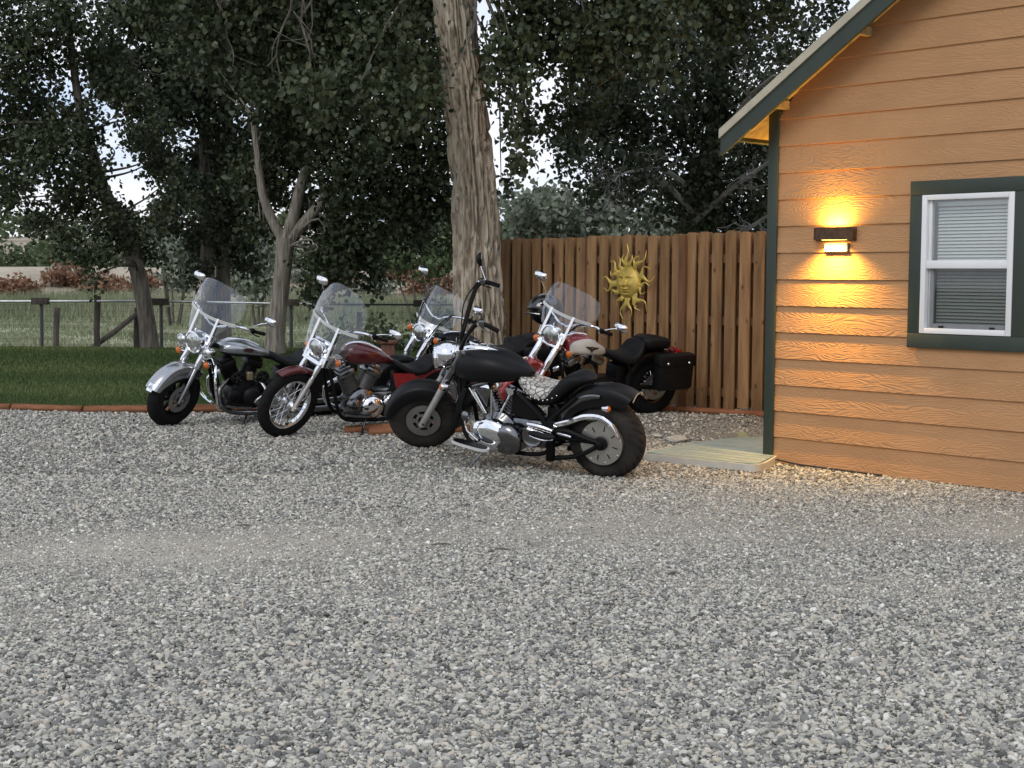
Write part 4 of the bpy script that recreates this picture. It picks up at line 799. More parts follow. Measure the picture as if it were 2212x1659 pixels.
def rock(loc, s, label, seed):
    R = np.random.default_rng(seed); bm = bmesh.new(); bmesh.ops.create_icosphere(bm, subdivisions=2, radius=1)
    for v in bm.verts: q = 1 + .28 * mnoise.noise(v.co * 1.4 + Vector((seed, 0, 0))); v.co = Vector((v.co.x * s[0] * q, v.co.y * s[1] * q, v.co.z * s[2] * q))
    me = bpy.data.meshes.new('rock'); bm.to_mesh(me); bm.free(); o = link('rock', me, mat('pale_rock', (.48, .45, .38), .9, var=.25, vscale=9, bump=.5)); o.location = (loc[0], loc[1], zp(*loc) + s[2] * .5); o.rotation_euler = (0, 0, seed); tag(o, label, 'rock')
rock((1.62, 14.45), (.14, .1, .035), 'flat pale rock on the gravel between deck and fence', 1); rock((1.42, 14.5), (.08, .06, .02), 'smaller white stone beside the flat pale rock', 2); rock((-5.75, 16.2), (.12, .09, .05), 'tan rock at the left end of the lawn edging', 3)
rock((-.62, 8.55), (.035, .03, .022), 'dark lone stone on the worn drive', 4)

wp = empty('wooden_post', (-1.42, 16.95, zp(-1.42, 16.95))); tag(wp, 'reddish brown wooden post with flat cap standing behind the red motorcycle', 'post')
MW = mat('stained_post', (.12, .05, .03), .8, var=.3, vscale=8, stretch=(3, 3, .4)); MB().box((0, 0, .32), (.15, .15, .66), None, .006).build('shaft', MW, wp); MB().box((0, 0, .67), (.21, .21, .035), None, .006).build('cap', MW, wp)

for i, (x, y, a, ln) in enumerate(((-.42, 8.95, .2, .13), (-.05, 8.8, -.3, .10), (-1.75, 9.6, .1, .09), (.9, 8.1, .5, .08))):
    o = MB().tube([(-ln / 2, 0, 0), (0, .006, .003), (ln / 2, -.004, 0)], [.004, .005, .003], 6, smooth=3).build('twig', M_bark2); o.location = (x, y, zp(x, y) + .016); o.rotation_euler = (0, 0, a)
    tag(o, ['longest dark twig lying on the worn drive', 'short dark twig right of the longest one on the drive', 'small twig on the drive left of the others', 'tiny twig nearest the camera on the gravel'][i], 'twig', 'twigs on the drive')
# ------------------------------------------------------------------ motorcycles
CH = mat('chrome', (.86, .87, .89), .05, 1.0, var=.02, bump=.02, bscale=30); CHD = mat('dull_chrome', (.20, .20, .205), .2, 1.0, var=.2, vscale=14)
ALU = mat('fork_aluminium', (.36, .35, .33), .5, .6, var=.12, vscale=10); RUB = mat('tyre_rubber', (.013, .013, .0135), .85, var=.25, vscale=30, bump=.35, bscale=140, spec=.1)
RUBD = mat('dusty_tyre', (.044, .039, .033), .9, col2=(.018, .017, .016), vscale=6, bump=.4, bscale=160, spec=.15)
BLK = mat('satin_black_paint', (.005, .005, .0055), .42, spec=.22, var=.2, vscale=3, bump=.04, bscale=300); BLKF = mat('frame_black', (.004, .004, .004), .45, var=.2, spec=.15)
BLKE = mat('engine_black', (.007, .007, .0075), .45, .2, var=.3, spec=.2); LEA = mat('black_leather', (.006, .006, .0065), .5, var=.25, vscale=12, bump=.25, bscale=180, spec=.18)
SIL = mat('silver_paint', (.37, .385, .40), .24, .85, var=.05, coat=.6); RED = mat('dark_red_paint', (.085, .005, .008), .3, .35, var=.1, coat=.8); RED2 = mat('bright_red_paint', (.26, .008, .010), .3, .2, var=.1, coat=.8)
CRM = mat('cream_paint', (.64, .61, .54), .35, .1, var=.06, coat=.5); AMB = mat('amber_lens', (.55, .13, .015), .25, var=.1, coat=.4); REDL = mat('red_lens', (.35, .01, .01), .2, coat=.4)
LENS = mat('headlight_lens', (.55, .56, .54), .10, .9, var=.35, vscale=25, coat=.9, bump=.5, bscale=25); POL = mat('polished_bar', (.84, .84, .83), .3, .5, var=.03); MIR = mat('mirror_glass', (.8, .82, .85), .03, 1.0); SCR = glassy('windshield', (.95, .965, .98), .05, .010)
DRK = mat('dark_recess', (.004, .004, .004), .8); FIN = mat('cylinder_alloy', (.16, .155, .148), .45, .7, var=.15); DISC = mat('brake_disc', (.30, .29, .28), .4, .85, var=.1)
EMB = mat('emblem_dark', (.03, .012, .010), .4); WOODY = mat('brown_box', (.09, .04, .025), .6, var=.2)
def snake():
    m = bpy.data.materials.new('snakeskin_pad'); m.use_nodes = True; n = m.node_tree.nodes; l = m.node_tree.links; p = n['Principled BSDF']; p.inputs['Roughness'].default_value = .45
    tc = n.new('ShaderNodeTexCoord'); v = n.new('ShaderNodeTexVoronoi'); v.feature = 'DISTANCE_TO_EDGE'; v.inputs['Scale'].default_value = 19; l.new(tc.outputs['Object'], v.inputs['Vector'])
    r = n.new('ShaderNodeValToRGB'); e = r.color_ramp.elements; e[0].position = .02; e[0].color = (.06, .055, .05, 1); e[1].position = .13; e[1].color = (.66, .63, .57, 1); l.new(v.outputs['Distance'], r.inputs['Fac'])
    v2 = n.new('ShaderNodeTexNoise'); v2.inputs['Scale'].default_value = 22; l.new(tc.outputs['Object'], v2.inputs['Vector']); mx = n.new('ShaderNodeMix'); mx.data_type = 'RGBA'; mx.blend_type = 'MULTIPLY'; mx.inputs['Factor'].default_value = .35; l.new(r.outputs[0], mx.inputs['A']); l.new(v2.outputs['Fac'], mx.inputs['B']); l.new(mx.outputs['Result'], p.inputs['Base Color'])
    b = n.new('ShaderNodeBump'); b.inputs['Strength'].default_value = .5; b.inputs['Distance'].default_value = .004; l.new(v.outputs['Distance'], b.inputs['Height']); l.new(b.outputs[0], p.inputs['Normal']); return m
SNK = snake()

class Moto:
    def __init__(s, label, rear, front, lean, rake, steer, W=None):
        r = np.array([*rear, zp(*rear) - .008]); f = np.array([*front, zp(*front) - .008]); F = f - r; s.W = np.linalg.norm(F); F /= s.W
        Lh = np.array([-F[1], F[0], 0]); Lh /= np.linalg.norm(Lh); U = np.cross(F, Lh); a = radians(lean); Lx = Lh * cos(a) - U * sin(a); Ux = U * cos(a) + Lh * sin(a)
        s.root = empty('motorcycle'); s.root.matrix_world = Matrix(((F[0], Lx[0], Ux[0], r[0]), (F[1], Lx[1], Ux[1], r[1]), (F[2], Lx[2], Ux[2], r[2]), (0, 0, 0, 1)))
        tag(s.root, label, 'motorcycle', 'parked cruiser motorcycles'); s.rake = radians(rake); s.Ux = Ux; s.r = r; s.F = F; s.Lx = Lx
        ax = Vector((-sin(s.rake), 0, cos(s.rake))); p = Vector((s.W - .05, 0, .33)); s.ax = ax; s.p = p
        s.X = Matrix.Translation(p) @ Matrix.Rotation(radians(steer), 4, ax) @ Matrix.Translation(-p)
    def fx(s, z, Rf): return s.W - math.tan(s.rake) * (z - Rf)
    def gz(s, x, y):
        """local z of the ground under local (x, y)"""
        q = s.r + s.F * x + s.Lx * y; return (zp(q[0], q[1]) - q[2]) / s.Ux[2]
    def part(s, name, mb, m, parent=None, steer=False, ang=38, label=None):
        o = mb.build(name, m, parent or s.root, s.X if steer else None, ang=ang)
        if label: o['label'] = label
        return o

def tyre_profile(R, hw, hh, n=22):
    pr = []
    for k in range(n + 1):
        a = radians(-128 + 256 * k / n); c, q = cos(a), sin(a)
        pr.append((R - hh + hh * np.sign(c) * abs(c) ** .85, hw * np.sign(q) * abs(q) ** .8))
    return pr
def tyre(R, hw, hh, cx, tread=0, slant=1.0):
    pr = tyre_profile(R, hw, hh, 26 if tread else 16); n = 260 if tread else 56; mb = MB()
    if not tread: return mb.lathe(pr, (cx, 0, R), (0, 1, 0), n)
    V = []
    for (r, h) in pr:
        for k in range(n):
            a = 2 * pi * k / n; u = h / hw; g = 0
            if abs(u) > .1 and r > R - hh * .95:
                ph = (a / (2 * pi) * tread + slant * (abs(u) ** 1.3) * 1.3 + (0 if u > 0 else .5)) % 1; g = .010 if ph < .24 else 0
            elif abs(u) < .05: g = .004
            V.append((cx + (r - g) * cos(a), h, R + (r - g) * sin(a)))
    m = len(pr); mb.add(V, [(i * n + k, i * n + (k + 1) % n, (i + 1) * n + (k + 1) % n, (i + 1) * n + k) for i in range(m - 1) for k in range(n)])
    return mb
def wheel(B, name, cx, R, hw, hh, style, steer=False, tread=0, rimm=CH, disc=None, tm=RUB):
    rr = R - hh * 1.55; c = (cx, 0, R); mb = MB()
    mb.lathe([(rr + .012, -hw * .72), (rr + .014, -hw * .62), (rr - .012, -hw * .5), (rr - .022, 0), (rr - .012, hw * .5), (rr + .014, hw * .62), (rr + .012, hw * .72), (rr - .004, hw * .70), (rr - .03, hw * .4), (rr - .03, -hw * .4), (rr - .004, -hw * .70), (rr + .012, -hw * .72)], c, (0, 1, 0), 56)
    mb.lathe([(.0, -.09), (.03, -.09), (.036, -.07), (.05, -.06), (.05, -.05), (.028, -.03), (.028, .03), (.05, .05), (.05, .06), (.036, .07), (.03, .09), (0, .09)], c, (0, 1, 0), 24)
    if style == 'cast':
        for k in range(9):
            a = 2 * pi * k / 9; d = np.array([cos(a), 0, sin(a)]); q = np.array([-sin(a), 0, cos(a)]); mid = np.array(c) + d * (rr * .52)
            mb.box(mid, (rr * .98 - .02, .035, .034), np.stack([d, (0, 1, 0), q], 1), .008)
    wv = B.part(name, mb, rimm, steer=steer)
    B.part('tyre', tyre(R, hw, hh, cx, tread), tm, wv, steer, ang=30 if tread else 60)
    if style == 'spoke':
        sp = MB()
        for k in range(40):
            a = 2 * pi * k / 40; sd = 1 if k % 2 else -1; b = a + (.42 if (k // 2) % 2 else -.42)
            sp.tube([(cx + .046 * cos(b), sd * .05, R + .046 * sin(b)), (cx + (rr - .02) * cos(a), sd * .008, R + (rr - .02) * sin(a))], .0022, 5, cap=False)
        B.part('spokes', sp, CH, wv, steer)
    if disc:
        sd, dr = disc; d = MB(); y = sd * (hw + .012) if hw < .08 else sd * .085
        d.lathe([(dr * .62, -.003), (dr, -.003), (dr, .003), (dr * .62, .003), (dr * .62, -.003)], (cx, y, R), (0, 1, 0), 40)
        d.lathe([(dr * .3, -.006), (dr * .45, -.008), (dr * .45, .004), (dr * .3, .006), (dr * .3, -.006)], (cx, y, R), (0, 1, 0), 30)
        for k in range(6):
            a = 2 * pi * k / 6; q = np.array([cos(a), 0, sin(a)]); d.box(np.array((cx, y, R)) + q * dr * .53, (dr * .25, .008, dr * .16), np.stack([q, (0, 1, 0), (-sin(a), 0, cos(a))], 1))
        B.part('brake_disc', d, DISC, wv, steer)
    return wv
def fender(B, name, cx, cz, rho, hw, a0, a1, lower_band, m, steer=False, flare=0, rise=0.0, n=34):
    """swept mudguard: angles from straight ahead over the top; skirt = depth of the sides"""
    def sec(sk): return [(-sk, -hw * 1.0), (-sk * .5, -hw * 1.0), (-.022, -hw * .97), (-.006, -hw * .84), (.006, -hw * .5), (.012, 0), (.006, hw * .5), (-.006, hw * .84), (-.022, hw * .97), (-sk * .5, hw), (-sk, hw)]
    rings = []
    for k in range(n + 1):
        t = k / n; a = radians(a0 + (a1 - a0) * t); sk = lower_band if np.isscalar(lower_band) else np.interp(t, np.linspace(0, 1, len(lower_band)), lower_band)
        ro = rho + rise * t + flare * max(0, (t - .8) / .2) ** 2 + flare * max(0, (.2 - t) / .2) ** 2
        out = [(cx + (ro + d) * cos(a), y, cz + (ro + d) * sin(a)) for d, y in sec(sk)]; inn = [(cx + (ro + d - .004) * cos(a), y * .965, cz + (ro + d - .004) * sin(a)) for d, y in sec(sk)][::-1]
        rings.append(out + inn)
    return B.part(name, MB().loft(rings), m, steer=steer, ang=45)
def body(B, name, st, m, flat=.9, mid=.42, low=.6, n=28, sub=6, parent=None, ang=60, steer=False):
    """lofted tank or seat; st = (x, ztop, zbottom, halfwidth)"""
    a = catmull(sorted(st, key=lambda q: q[0]), sub); rings = []
    for x, z1, z0, hw in a:
        zm = z0 + (z1 - z0) * mid; R_ = []
        for k in range(n):
            t = 2 * pi * k / n; c, q = cos(t), sin(t)
            R_.append((x, hw * np.sign(c) * abs(c) ** .75, zm + (z1 - zm) * q ** 1 * abs(q) ** (flat - 1) if q > 0 else zm - (zm - z0) * abs(q) ** low))
        rings.append(R_)
    return B.part(name, MB().loft(rings), m, parent, steer, ang=ang)
def headlight(B, x, z, r, m=CH, steer=True, y=0, name='headlight', depth=.16, tilt=0.0):
    ax = (cos(tilt), 0, -sin(tilt)); hl = B.part(name, MB().lathe([(0, -depth), (r * .45, -depth * .92), (r * .8, -depth * .6), (r * .98, -depth * .2), (r * 1.0, -.01), (r * 1.07, -.006), (r * 1.08, .012), (r * .97, .016), (r * .9, .004)], (x, y, z), ax, 32), m, steer=steer)
    B.part('lens', MB().lathe([(r * .95, .006), (r * .8, .018), (r * .5, .028), (0, .033)], (x, y, z), ax, 28), LENS, hl, steer)
    return hl
def signal(B, p, steer=True, d=(1, 0, 0), r=.036, stalk=None):
    o = B.part('turn_signal', MB().lathe([(0, -.055), (r * .6, -.045), (r, -.005), (r * 1.08, .0), (r * 1.05, .006)], p, d, 18), CH, steer=steer)
    B.part('lens', MB().lathe([(r * 1.0, .004), (r * .9, .016), (r * .5, .026), (0, .03)], p, d, 18), AMB, o, steer)
    if stalk is not None: B.part('stalk', MB().tube([p, stalk], .009, 7), CH, o, steer)
    return o
def mirror(B, base, head, steer=True, round_=False, m=CH, w=.075, h=.042):
    o = B.part('mirror', MB().tube([base, (np.array(base) * .4 + np.array(head) * .6) + np.array([.01, 0, .015]), head], .006, 7, smooth=4), CH, steer=steer)
    mb = MB(); hx, hy, hz = head; R_ = []
    for (dx, q) in ((-.012, .9), (-.008, 1.0), (.012, .92), (.026, .6), (.032, .2)):
        ring = []
        for k in range(20):
            t = 2 * pi * k / 20; c, s_ = cos(t), sin(t); e = 1 if round_ else .62
            ring.append((hx + dx, hy + w * q * np.sign(c) * abs(c) ** e, hz + h * q * np.sign(s_) * abs(s_) ** e + .02))
        R_.append(ring)
    mb.loft(R_); sh = B.part('shell', mb, m, o, steer)
    B.part('glass', MB().loft([[(p[0] - .001 - q * .0015, (p[1] - hy) * .93 + hy, (p[2] - hz - .02) * .9 + hz + .02) for p in R_[0]] for q in (0, 1)]), MIR, o, steer)
    return o
def windshield(B, x0, z0, x1, z1, ws_, bow=.10, lower=None, steer=True, top_round=.2):
    """curved clear screen: half widths ws_ from bottom to top"""
    nu, nv = 20, 18; rings = []
    for j in range(nv + 1):
        v = j / nv; wv = np.interp(v, np.linspace(0, 1, len(ws_)), ws_); f_, b_ = [], []
        for i in range(nu + 1):
            u = -1 + 2 * i / nu; z = z0 + (z1 - z0) * v * (1 - top_round * abs(u) ** 2.6 * v ** 2) + .03 * (1 - v) * u * u
            x = x0 + (x1 - x0) * ((z - z0) / (z1 - z0)) - bow * u * u * (wv / max(ws_)); f_.append((x, wv * u, z)); b_.append((x - .004, wv * u, z - .001))
        rings.append(f_ + b_[::-1])
    return B.part('windshield', MB().loft(rings), SCR, steer=steer, ang=60)
def cylinder(B, p, d, ln, r, fin=CHD, n=9, name='cylinder'):
    pr = [(0, 0)]; 
    for k in range(n): z = ln * k / n; pr += [(r * .8, z), (r * .8, z + ln / n * .5), (r, z + ln / n * .52), (r, z + ln / n * .96)]
    pr += [(r * .8, ln), (0, ln)]; return B.part(name, MB().lathe(pr, p, d, 24), fin, ang=25)
def bars(B, pts, m=CH, r=.0125, grip=None, lever=True):
    """pts: centre to left grip end; mirrored to the right"""
    P = [(x, -y, z) for x, y, z in pts[::-1]] + [p for p in pts if p[1] > 1e-6] if pts[0][1] < 1e-6 else [(x, -y, z) for x, y, z in pts[::-1]] + list(pts)
    hb_ = B.part('handlebar', MB().tube(P, r, 9, smooth=5), m, steer=True)
    a = np.array(pts[-2]); b = np.array(pts[-1]); d = (b - a) / np.linalg.norm(b - a)
    for s in (1, -1):
        f = np.array([1, s, 1]); B.part('grip', MB().tube([(b - d * .13) * f, (b - d * .125) * f, (b - d * .005) * f, b * f], [.014, .018, .019, .012], 10), LEA if m is CH else CHD, hb_, True)
        c = b - d * .16; B.part('switch', MB().box(c * f, (.05, .055, .045), None, .01), BLKF if m is CH else CHD, hb_, True)
        if lever:
            k = c + np.array([.035, 0, 0]); e = b + np.array([.06, .0, -.02]) - d * .01; B.part('lever', MB().tube([k * f, (k * .5 + e * .5 + np.array([.02, 0, 0])) * f, e * f], [.009, .007, .006], 7, smooth=4), CH, hb_, True)
    return hb_
def saddlebag(B, x0, x1, z0, z1, y, m=LEA, studs=True):
    for s in (1, -1):
        mb = MB(); mb.box(((x0 + x1) / 2, s * y, (z0 + z1) / 2), (x1 - x0, .14, z1 - z0), None, .045); o = B.part('saddlebag', mb, m)
        fl = MB(); fl.box(((x0 + x1) / 2, s * (y + .01), z1 - .055), (x1 - x0 + .02, .15, .13), None, .03); B.part('flap', fl, m, o)
        if studs:
            for xx in (x0 + .09, x1 - .09): B.part('concho', MB().lathe([(.014, 0), (.011, .005), (0, .008)], (xx, s * (y + .085), z1 - .075), (0, s, 0), 12), CH, o)
def common_frame(B, Rf, seatx=.5, tankz=.74):
    W = B.W; mb = MB()
    for s in (1, -1):
        mb.tube([(W - .35, s * .03, .82), (W - .42, s * .11, .5), (W - .5, s * .13, .2), (W - .75, s * .14, .15), (.55, s * .14, .16), (.42, s * .15, .3), (.38, s * .14, .55), (.55, s * .1, .68)], .019, 8, smooth=4)
        mb.tube([(.42, s * .13, .33), (.2, s * .13, .33), (0, s * .13, Rf)], .022, 8)
    mb.tube([(W - .3, 0, .86), (.9, 0, tankz + .02), (.5, 0, .66)], .025, 8, smooth=3); mb.box((.45, 0, .42), (.12, .2, .3), None, .02)
    return B.part('frame', mb, BLKF)
def vtwin(B, cx, cz, cylm=FIN, headm=CH, casem=CHD, covm=CH, r=.075, sp=24, top=.66, side=1, air=True):
    e = MB(); e.lathe([(0, -.14), (.10, -.14), (.15, -.11), (.16, 0), (.15, .11), (.10, .14), (0, .14)], (cx, 0, cz), (0, 1, 0), 30); e.box((cx - .22, 0, cz + .02), (.3, .24, .2), None, .04); e.box((cx, 0, cz - .1), (.34, .22, .1), None, .03)
    eng = B.part('crankcase', e, casem)
    for sg in (1, -1):
        d = np.array([sin(radians(sp)) * sg, 0, cos(radians(sp))]); p = np.array((cx + .02, 0, cz)) + d * .12; ln = (top - .05 - p[2]) / d[2]
        c = cylinder(B, p, d, ln, r + .012, cylm); q = p + d * (ln + .03); R_ = np.stack([np.array([d[2], 0, -d[0]]), (0, 1, 0), d], 1)
        h = B.part('cylinder_head', MB().box(q, (.17, .2, .075), R_, .022), headm); B.part('rocker_cover', MB().box(q + d * .05, (.14, .17, .04), R_, .015), headm, h)
    B.part('clutch_cover', MB().lathe([(.115, 0), (.112, .03), (.09, .055), (.04, .066), (0, .068)], (cx - .08, .14, cz - .02), (0, 1, 0), 30), covm)
    B.part('sprocket_cover', MB().lathe([(.08, 0), (.078, .03), (.06, .05), (0, .056)], (cx - .28, .13, cz + .02), (0, 1, 0), 26), covm)
    B.part('alternator_cover', MB().lathe([(.075, 0), (.07, .04), (.04, .055), (0, .06)], (cx + .1, .13, cz - .0), (0, 1, 0), 26), casem)
    if air: B.part('air_cleaner', MB().lathe([(.085, 0), (.09, .02), (.08, .05), (0, .06)], (cx + .03, .1, top - .12), (0, 1, 0), 26), covm if covm is not BLKE else CHD)
    return eng
def exhaust(B, cx, cz, side=-1, m=CH):
    y = side * .2
    B.part('exhaust', MB().tube([(cx + .16, side * .1, cz + .22), (cx + .28, y * .9, cz + .12), (cx + .2, y, cz - .08), (cx - .2, y, cz - .12), (-.25, y * 1.1, cz - .1)], [.024, .024, .026, .03, .048], 10, smooth=6), m)
    B.part('exhaust', MB().tube([(cx - .14, side * .1, cz + .22), (cx - .2, y * 1.1, cz + .1), (cx - .1, y * 1.1, cz - .02), (cx - .5, y * 1.15, cz - .03), (-.2, y * 1.2, cz - .01)], [.024, .024, .026, .03, .045], 10, smooth=6), m)
def stand(B, x, y1=.32):
    z = B.gz(x + .1, y1); mb = MB(); mb.tube([(x, .14, .16), (x + .06, .22, .09), (x + .1, y1, z + .012)], [.012, .011, .01], 8, smooth=3); mb.box((x + .1, y1 + .015, z + .008), (.05, .07, .01), None, .004); return B.part('kickstand', mb, CHD)
def footboard(B, x0, x1, z, y, m=CHD):
    mb = MB(); n = 20; pl_ = []
    for k in range(n): t = 2 * pi * k / n; c, q = cos(t), sin(t); pl_.append(((x0 + x1) / 2 + (x1 - x0) / 2 * np.sign(c) * abs(c) ** .6, y + .06 * np.sign(q) * abs(q) ** .8))
    xm = (x0 + x1) / 2; tl = .12; X = (1, 0, tl); o = B.part('footboard', MB().prism(pl_, .022, (0, 0, z - .024 - tl * xm), X), m); B.part('pad', MB().prism([((x - xm) * .9 + xm, (yy - y) * .82 + y) for x, yy in pl_], .008, (0, 0, z - .002 - tl * xm), X), BLKF, o)
    B.part('bracket', MB().tube([((x0 + x1) / 2, y - .03, z - .01), ((x0 + x1) / 2 - .03, .14, z + .02)], .014, 7), BLKF, o); return o
def forks(B, Rf, ztop, m_low, m_up, r_low=.027, r_up=.021, split=.5, y=.1, cover=None):
    W = B.W; ax = np.array([-sin(B.rake), 0, cos(B.rake)])
    for s in (1, -1):
        a = np.array([W, s * y, Rf]); ln = (ztop - Rf) / ax[2]
        o = B.part('fork', MB().tube([a - ax * .04 + [.0, 0, 0], a - ax * .035, a + ax * ln * split * .98, a + ax * ln * split], [r_low * .8, r_low, r_low, r_low * .85], 14), m_low, steer=True)
        B.part('stanchion', MB().tube([a + ax * ln * split * .95, a + ax * ln], r_up, 14), m_up, o, True)
        if cover: B.part('fork_cover', MB().tube([a + ax * ln * cover[0], a + ax * ln * (cover[0] + .01), a + ax * ln * .97, a + ax * ln * .98], [r_low, r_low * 1.12, r_low * 1.12, r_low], 14), CH, o, True)
    t = MB()
    for q in (.99, .8): c = np.array([W, 0, Rf]) + ax * (ztop - Rf) / ax[2] * q; t.box(c, (.07, 2 * y + .07, .035), np.stack([np.array([ax[2], 0, -ax[0]]), (0, 1, 0), ax], 1), .012)
    t.tube([(W, -y - .03, Rf), (W, y + .03, Rf)], .012, 10)
    return B.part('triple_clamp', t, m_up, steer=True)
# ---- black motorcycle in front
def black_bike():
    B = Moto('matte black motorcycle with tall handlebars and white snakeskin seat, nearest the camera', (.789, 12.216), (-.767, 12.961), 9, 30, 30)
    W = B.W; Rr = .33; Rf = .31
    wheel(B, 'rear_wheel', 0, Rr, .105, .10, 'cast', tread=26, rimm=BLKE, tm=RUBD)
    pu = MB(); y = .135
    pu.lathe([(.0, .02), (.045, .02), (.05, .0), (.185, .0), (.185, -.035), (.175, -.04)], (0, y, Rr), (0, 1, 0), 56)
    pul = B.part('belt_pulley', pu, mat('pulley_alloy', (.50, .49, .45), .35, .85, var=.12, vscale=8))
    for k in range(8):
        a = 2 * pi * k / 8 + .2; q = np.array([cos(a), 0, sin(a)]); B.part('slot', MB().box(np.array((0, y + .001, Rr)) + q * .125, (.045, .006, .009), np.stack([q, (0, 1, 0), (-sin(a), 0, cos(a))], 1)), DRK, pul)
        B.part('bolt', MB().lathe([(.007, 0), (.006, .006), (0, .007)], tuple(np.array((0, y, Rr)) + .168 * np.array([cos(a + .35), 0, sin(a + .35)])), (0, 1, 0), 8), CH, pul)
    B.part('axle_nut', MB().lathe([(.06, 0), (.055, .02), (.03, .025), (.028, .045), (.012, .05), (0, .052)], (.0, y + .015, Rr), (0, 1, 0), 16), BLKE, pul)
    wheel(B, 'front_wheel', W, Rf, .08, .10, 'cast', True, tread=24, rimm=BLKE, disc=(1, .15), tm=RUBD)
    fr = fender(B, 'rear_fender', 0, Rr, .445, .128, 18, 122, [.10, .13, .16, .17, .12], BLK, rise=.03)
    B.part('fender_lip', MB().tube([(0 + .497 * cos(radians(122)) , yy, Rr + (.497 - .9 * yy * yy * 4) * sin(radians(122))) for yy in np.linspace(-.125, .125, 9)], .005, 6), mat('worn_edge', (.35, .27, .2), .7), fr)
    g = []
    for k in range(21):
        a = radians(22 + 68 * k / 20); wv = .016 + .012 * sin(pi * k / 20)
        g.append([(.02 + (.385 + d) * cos(a), .135 + o, Rr + (.385 + d) * sin(a)) for d, o in ((-wv, 0), (-wv * .5, .012), (wv * .5, .012), (wv, 0), (-wv, 0))])
    B.part('fender_strut', MB().sheet(g), CHD)
    fender(B, 'front_fender', W, Rf, .330, .103, 8, 132, [.05, .10, .12, .12, .09], BLK, True, flare=.008)
    forks(B, Rf, .98, ALU, CHD, .03, .036, .52, .12)
    # tank, console
    tk = body(B, 'fuel_tank', [(1.40, .85, .78, .05), (1.36, .93, .715, .14), (1.25, .972, .69, .20), (1.1, .985, .70, .225), (.95, .965, .715, .205), (.8, .905, .745, .14), (.70, .85, .78, .06), (.67, .83, .80, .02)], BLK, .8, .45, .5)
    body(B, 'console', [(1.36, .975, .90, .06), (1.28, 1.005, .93, .088), (1.15, 1.01, .94, .075), (1.03, .985, .93, .045), (.94, .95, .925, .012)], CH, .7, .3, .6, parent=tk)
    B.part('speedometer', MB().lathe([(.055, 0), (.06, .012), (.052, .02), (.0, .022)], (1.23, 0, 1.005), (-.25, 0, 1), 24), CH, tk); B.part('fuel_cap', MB().lathe([(.03, 0), (.03, .01), (0, .014)], (1.09, 0, 1.002), (-.1, 0, 1), 16), CH, tk)
    # seat
    st = body(B, 'seat', [(.80, .775, .70, .06), (.72, .775, .655, .13), (.62, .735, .60, .175), (.52, .725, .575, .195), (.44, .755, .585, .19), (.36, .835, .64, .18), (.28, .872, .72, .165), (.20, .868, .78, .14), (.14, .845, .81, .09), (.12, .835, .82, .03)], LEA, .55, .5, .7)
    body(B, 'seat_pad', [(.80, .80, .73, .06), (.74, .80, .69, .125), (.64, .765, .635, .182), (.54, .745, .615, .203), (.46, .758, .64, .19), (.405, .80, .70, .13)], SNK, .40, .5, .6, parent=st)
    for k in range(9):
        x = .70 - k * .04; z = np.interp(x, [.36, .44, .52, .62, .72], [.72, .668, .65, .665, .715]); yv = np.interp(x, [.36, .44, .52, .62, .72], [.188, .197, .20, .182, .137])
        B.part('stud', MB().ball((x, yv, z - .01), .007, 8, 5), CH, st)
    # engine
    e = MB(); e.lathe([(0, -.15), (.12, -.15), (.17, -.12), (.175, 0), (.17, .12), (.12, .16), (0, .16)], (.95, 0, .30), (0, 1, 0), 32); e.box((.66, 0, .33), (.34, .26, .24), None, .05); e.box((.95, 0, .2), (.42, .26, .12), None, .03); B.part('crankcase', e, CHD)
    for sg, bx in ((1, 1.02), (-1, .90)):
        d = np.array([sin(radians(23)) * sg, 0, cos(radians(23))]); p = np.array((bx, 0, .40)); cylinder(B, p, d, .2, .098, CHD, 7); q = p + d * .25; R_ = np.stack([np.array([d[2], 0, -d[0]]), (0, 1, 0), d], 1)
        h = B.part('cylinder_head', MB().box(q, (.2, .26, .085), R_, .03), CH if sg > 0 else CHD); B.part('rocker_cover', MB().box(q + d * .05, (.17, .22, .045), R_, .018), CHD, h)
    for (a, b) in (((1.20, .165, .66), (1.05, .175, .46)), ((1.165, .17, .65), (1.035, .18, .46)), ((.99, .17, .67), (.985, .18, .45)), ((.81, .165, .66), (.91, .175, .46))):
        B.part('pushrod_tube', MB().tube([a, b], .009, 9), CH)
    B.part('shroud', MB().prism([(1.17, .665), (1.01, .67), (1.045, .49), (1.085, .49)], .02, (0, .15, 0), (1, 0, 0), (0, 0, 1)), CHD); B.part('intake', MB().lathe([(.03, 0), (.035, .05), (.03, .1), (0, .1)], (.80, .1, .67), (0, 1, .1), 16), CH)
    # left side covers
    pc = MB(); rings = []
    for t in np.linspace(0, 1, 9):
        x = 1.12 - .40 * t; hz = .085 + .055 * sin(pi * min(1, t * 1.15 + .05)) ; yy = .175 + .07 * sin(pi * (.15 + .7 * t))
        rings.append([(x, yy + .045 * cos(a) * (1 if cos(a) > 0 else .8), .295 - .01 * t + hz * sin(a)) for a in np.linspace(0, 2 * pi, 20, endpoint=False)])
    B.part('primary_cover', pc.loft(rings), CH, ang=60)
    B.part('clutch_cover', MB().lathe([(.135, -.03), (.135, .02), (.12, .05), (.085, .068), (.0, .07)], (.81, .215, .275), (0, 1, -.05), 36), CHD)
    B.part('gear_cover', MB().lathe([(.098, -.03), (.098, .015), (.088, .028), (.07, .02), (.0, .025)], (.585, .20, .335), (0, 1, 0), 32), CHD)
    for k in range(2): B.part('belt_cover', MB().tube([(.62, .235, .435 - .04 * k), (.5, .235, .425 - .06 * k), (.40, .225, .40 - .05 * k)], [.02, .024, .02], 10, smooth=4), CH)
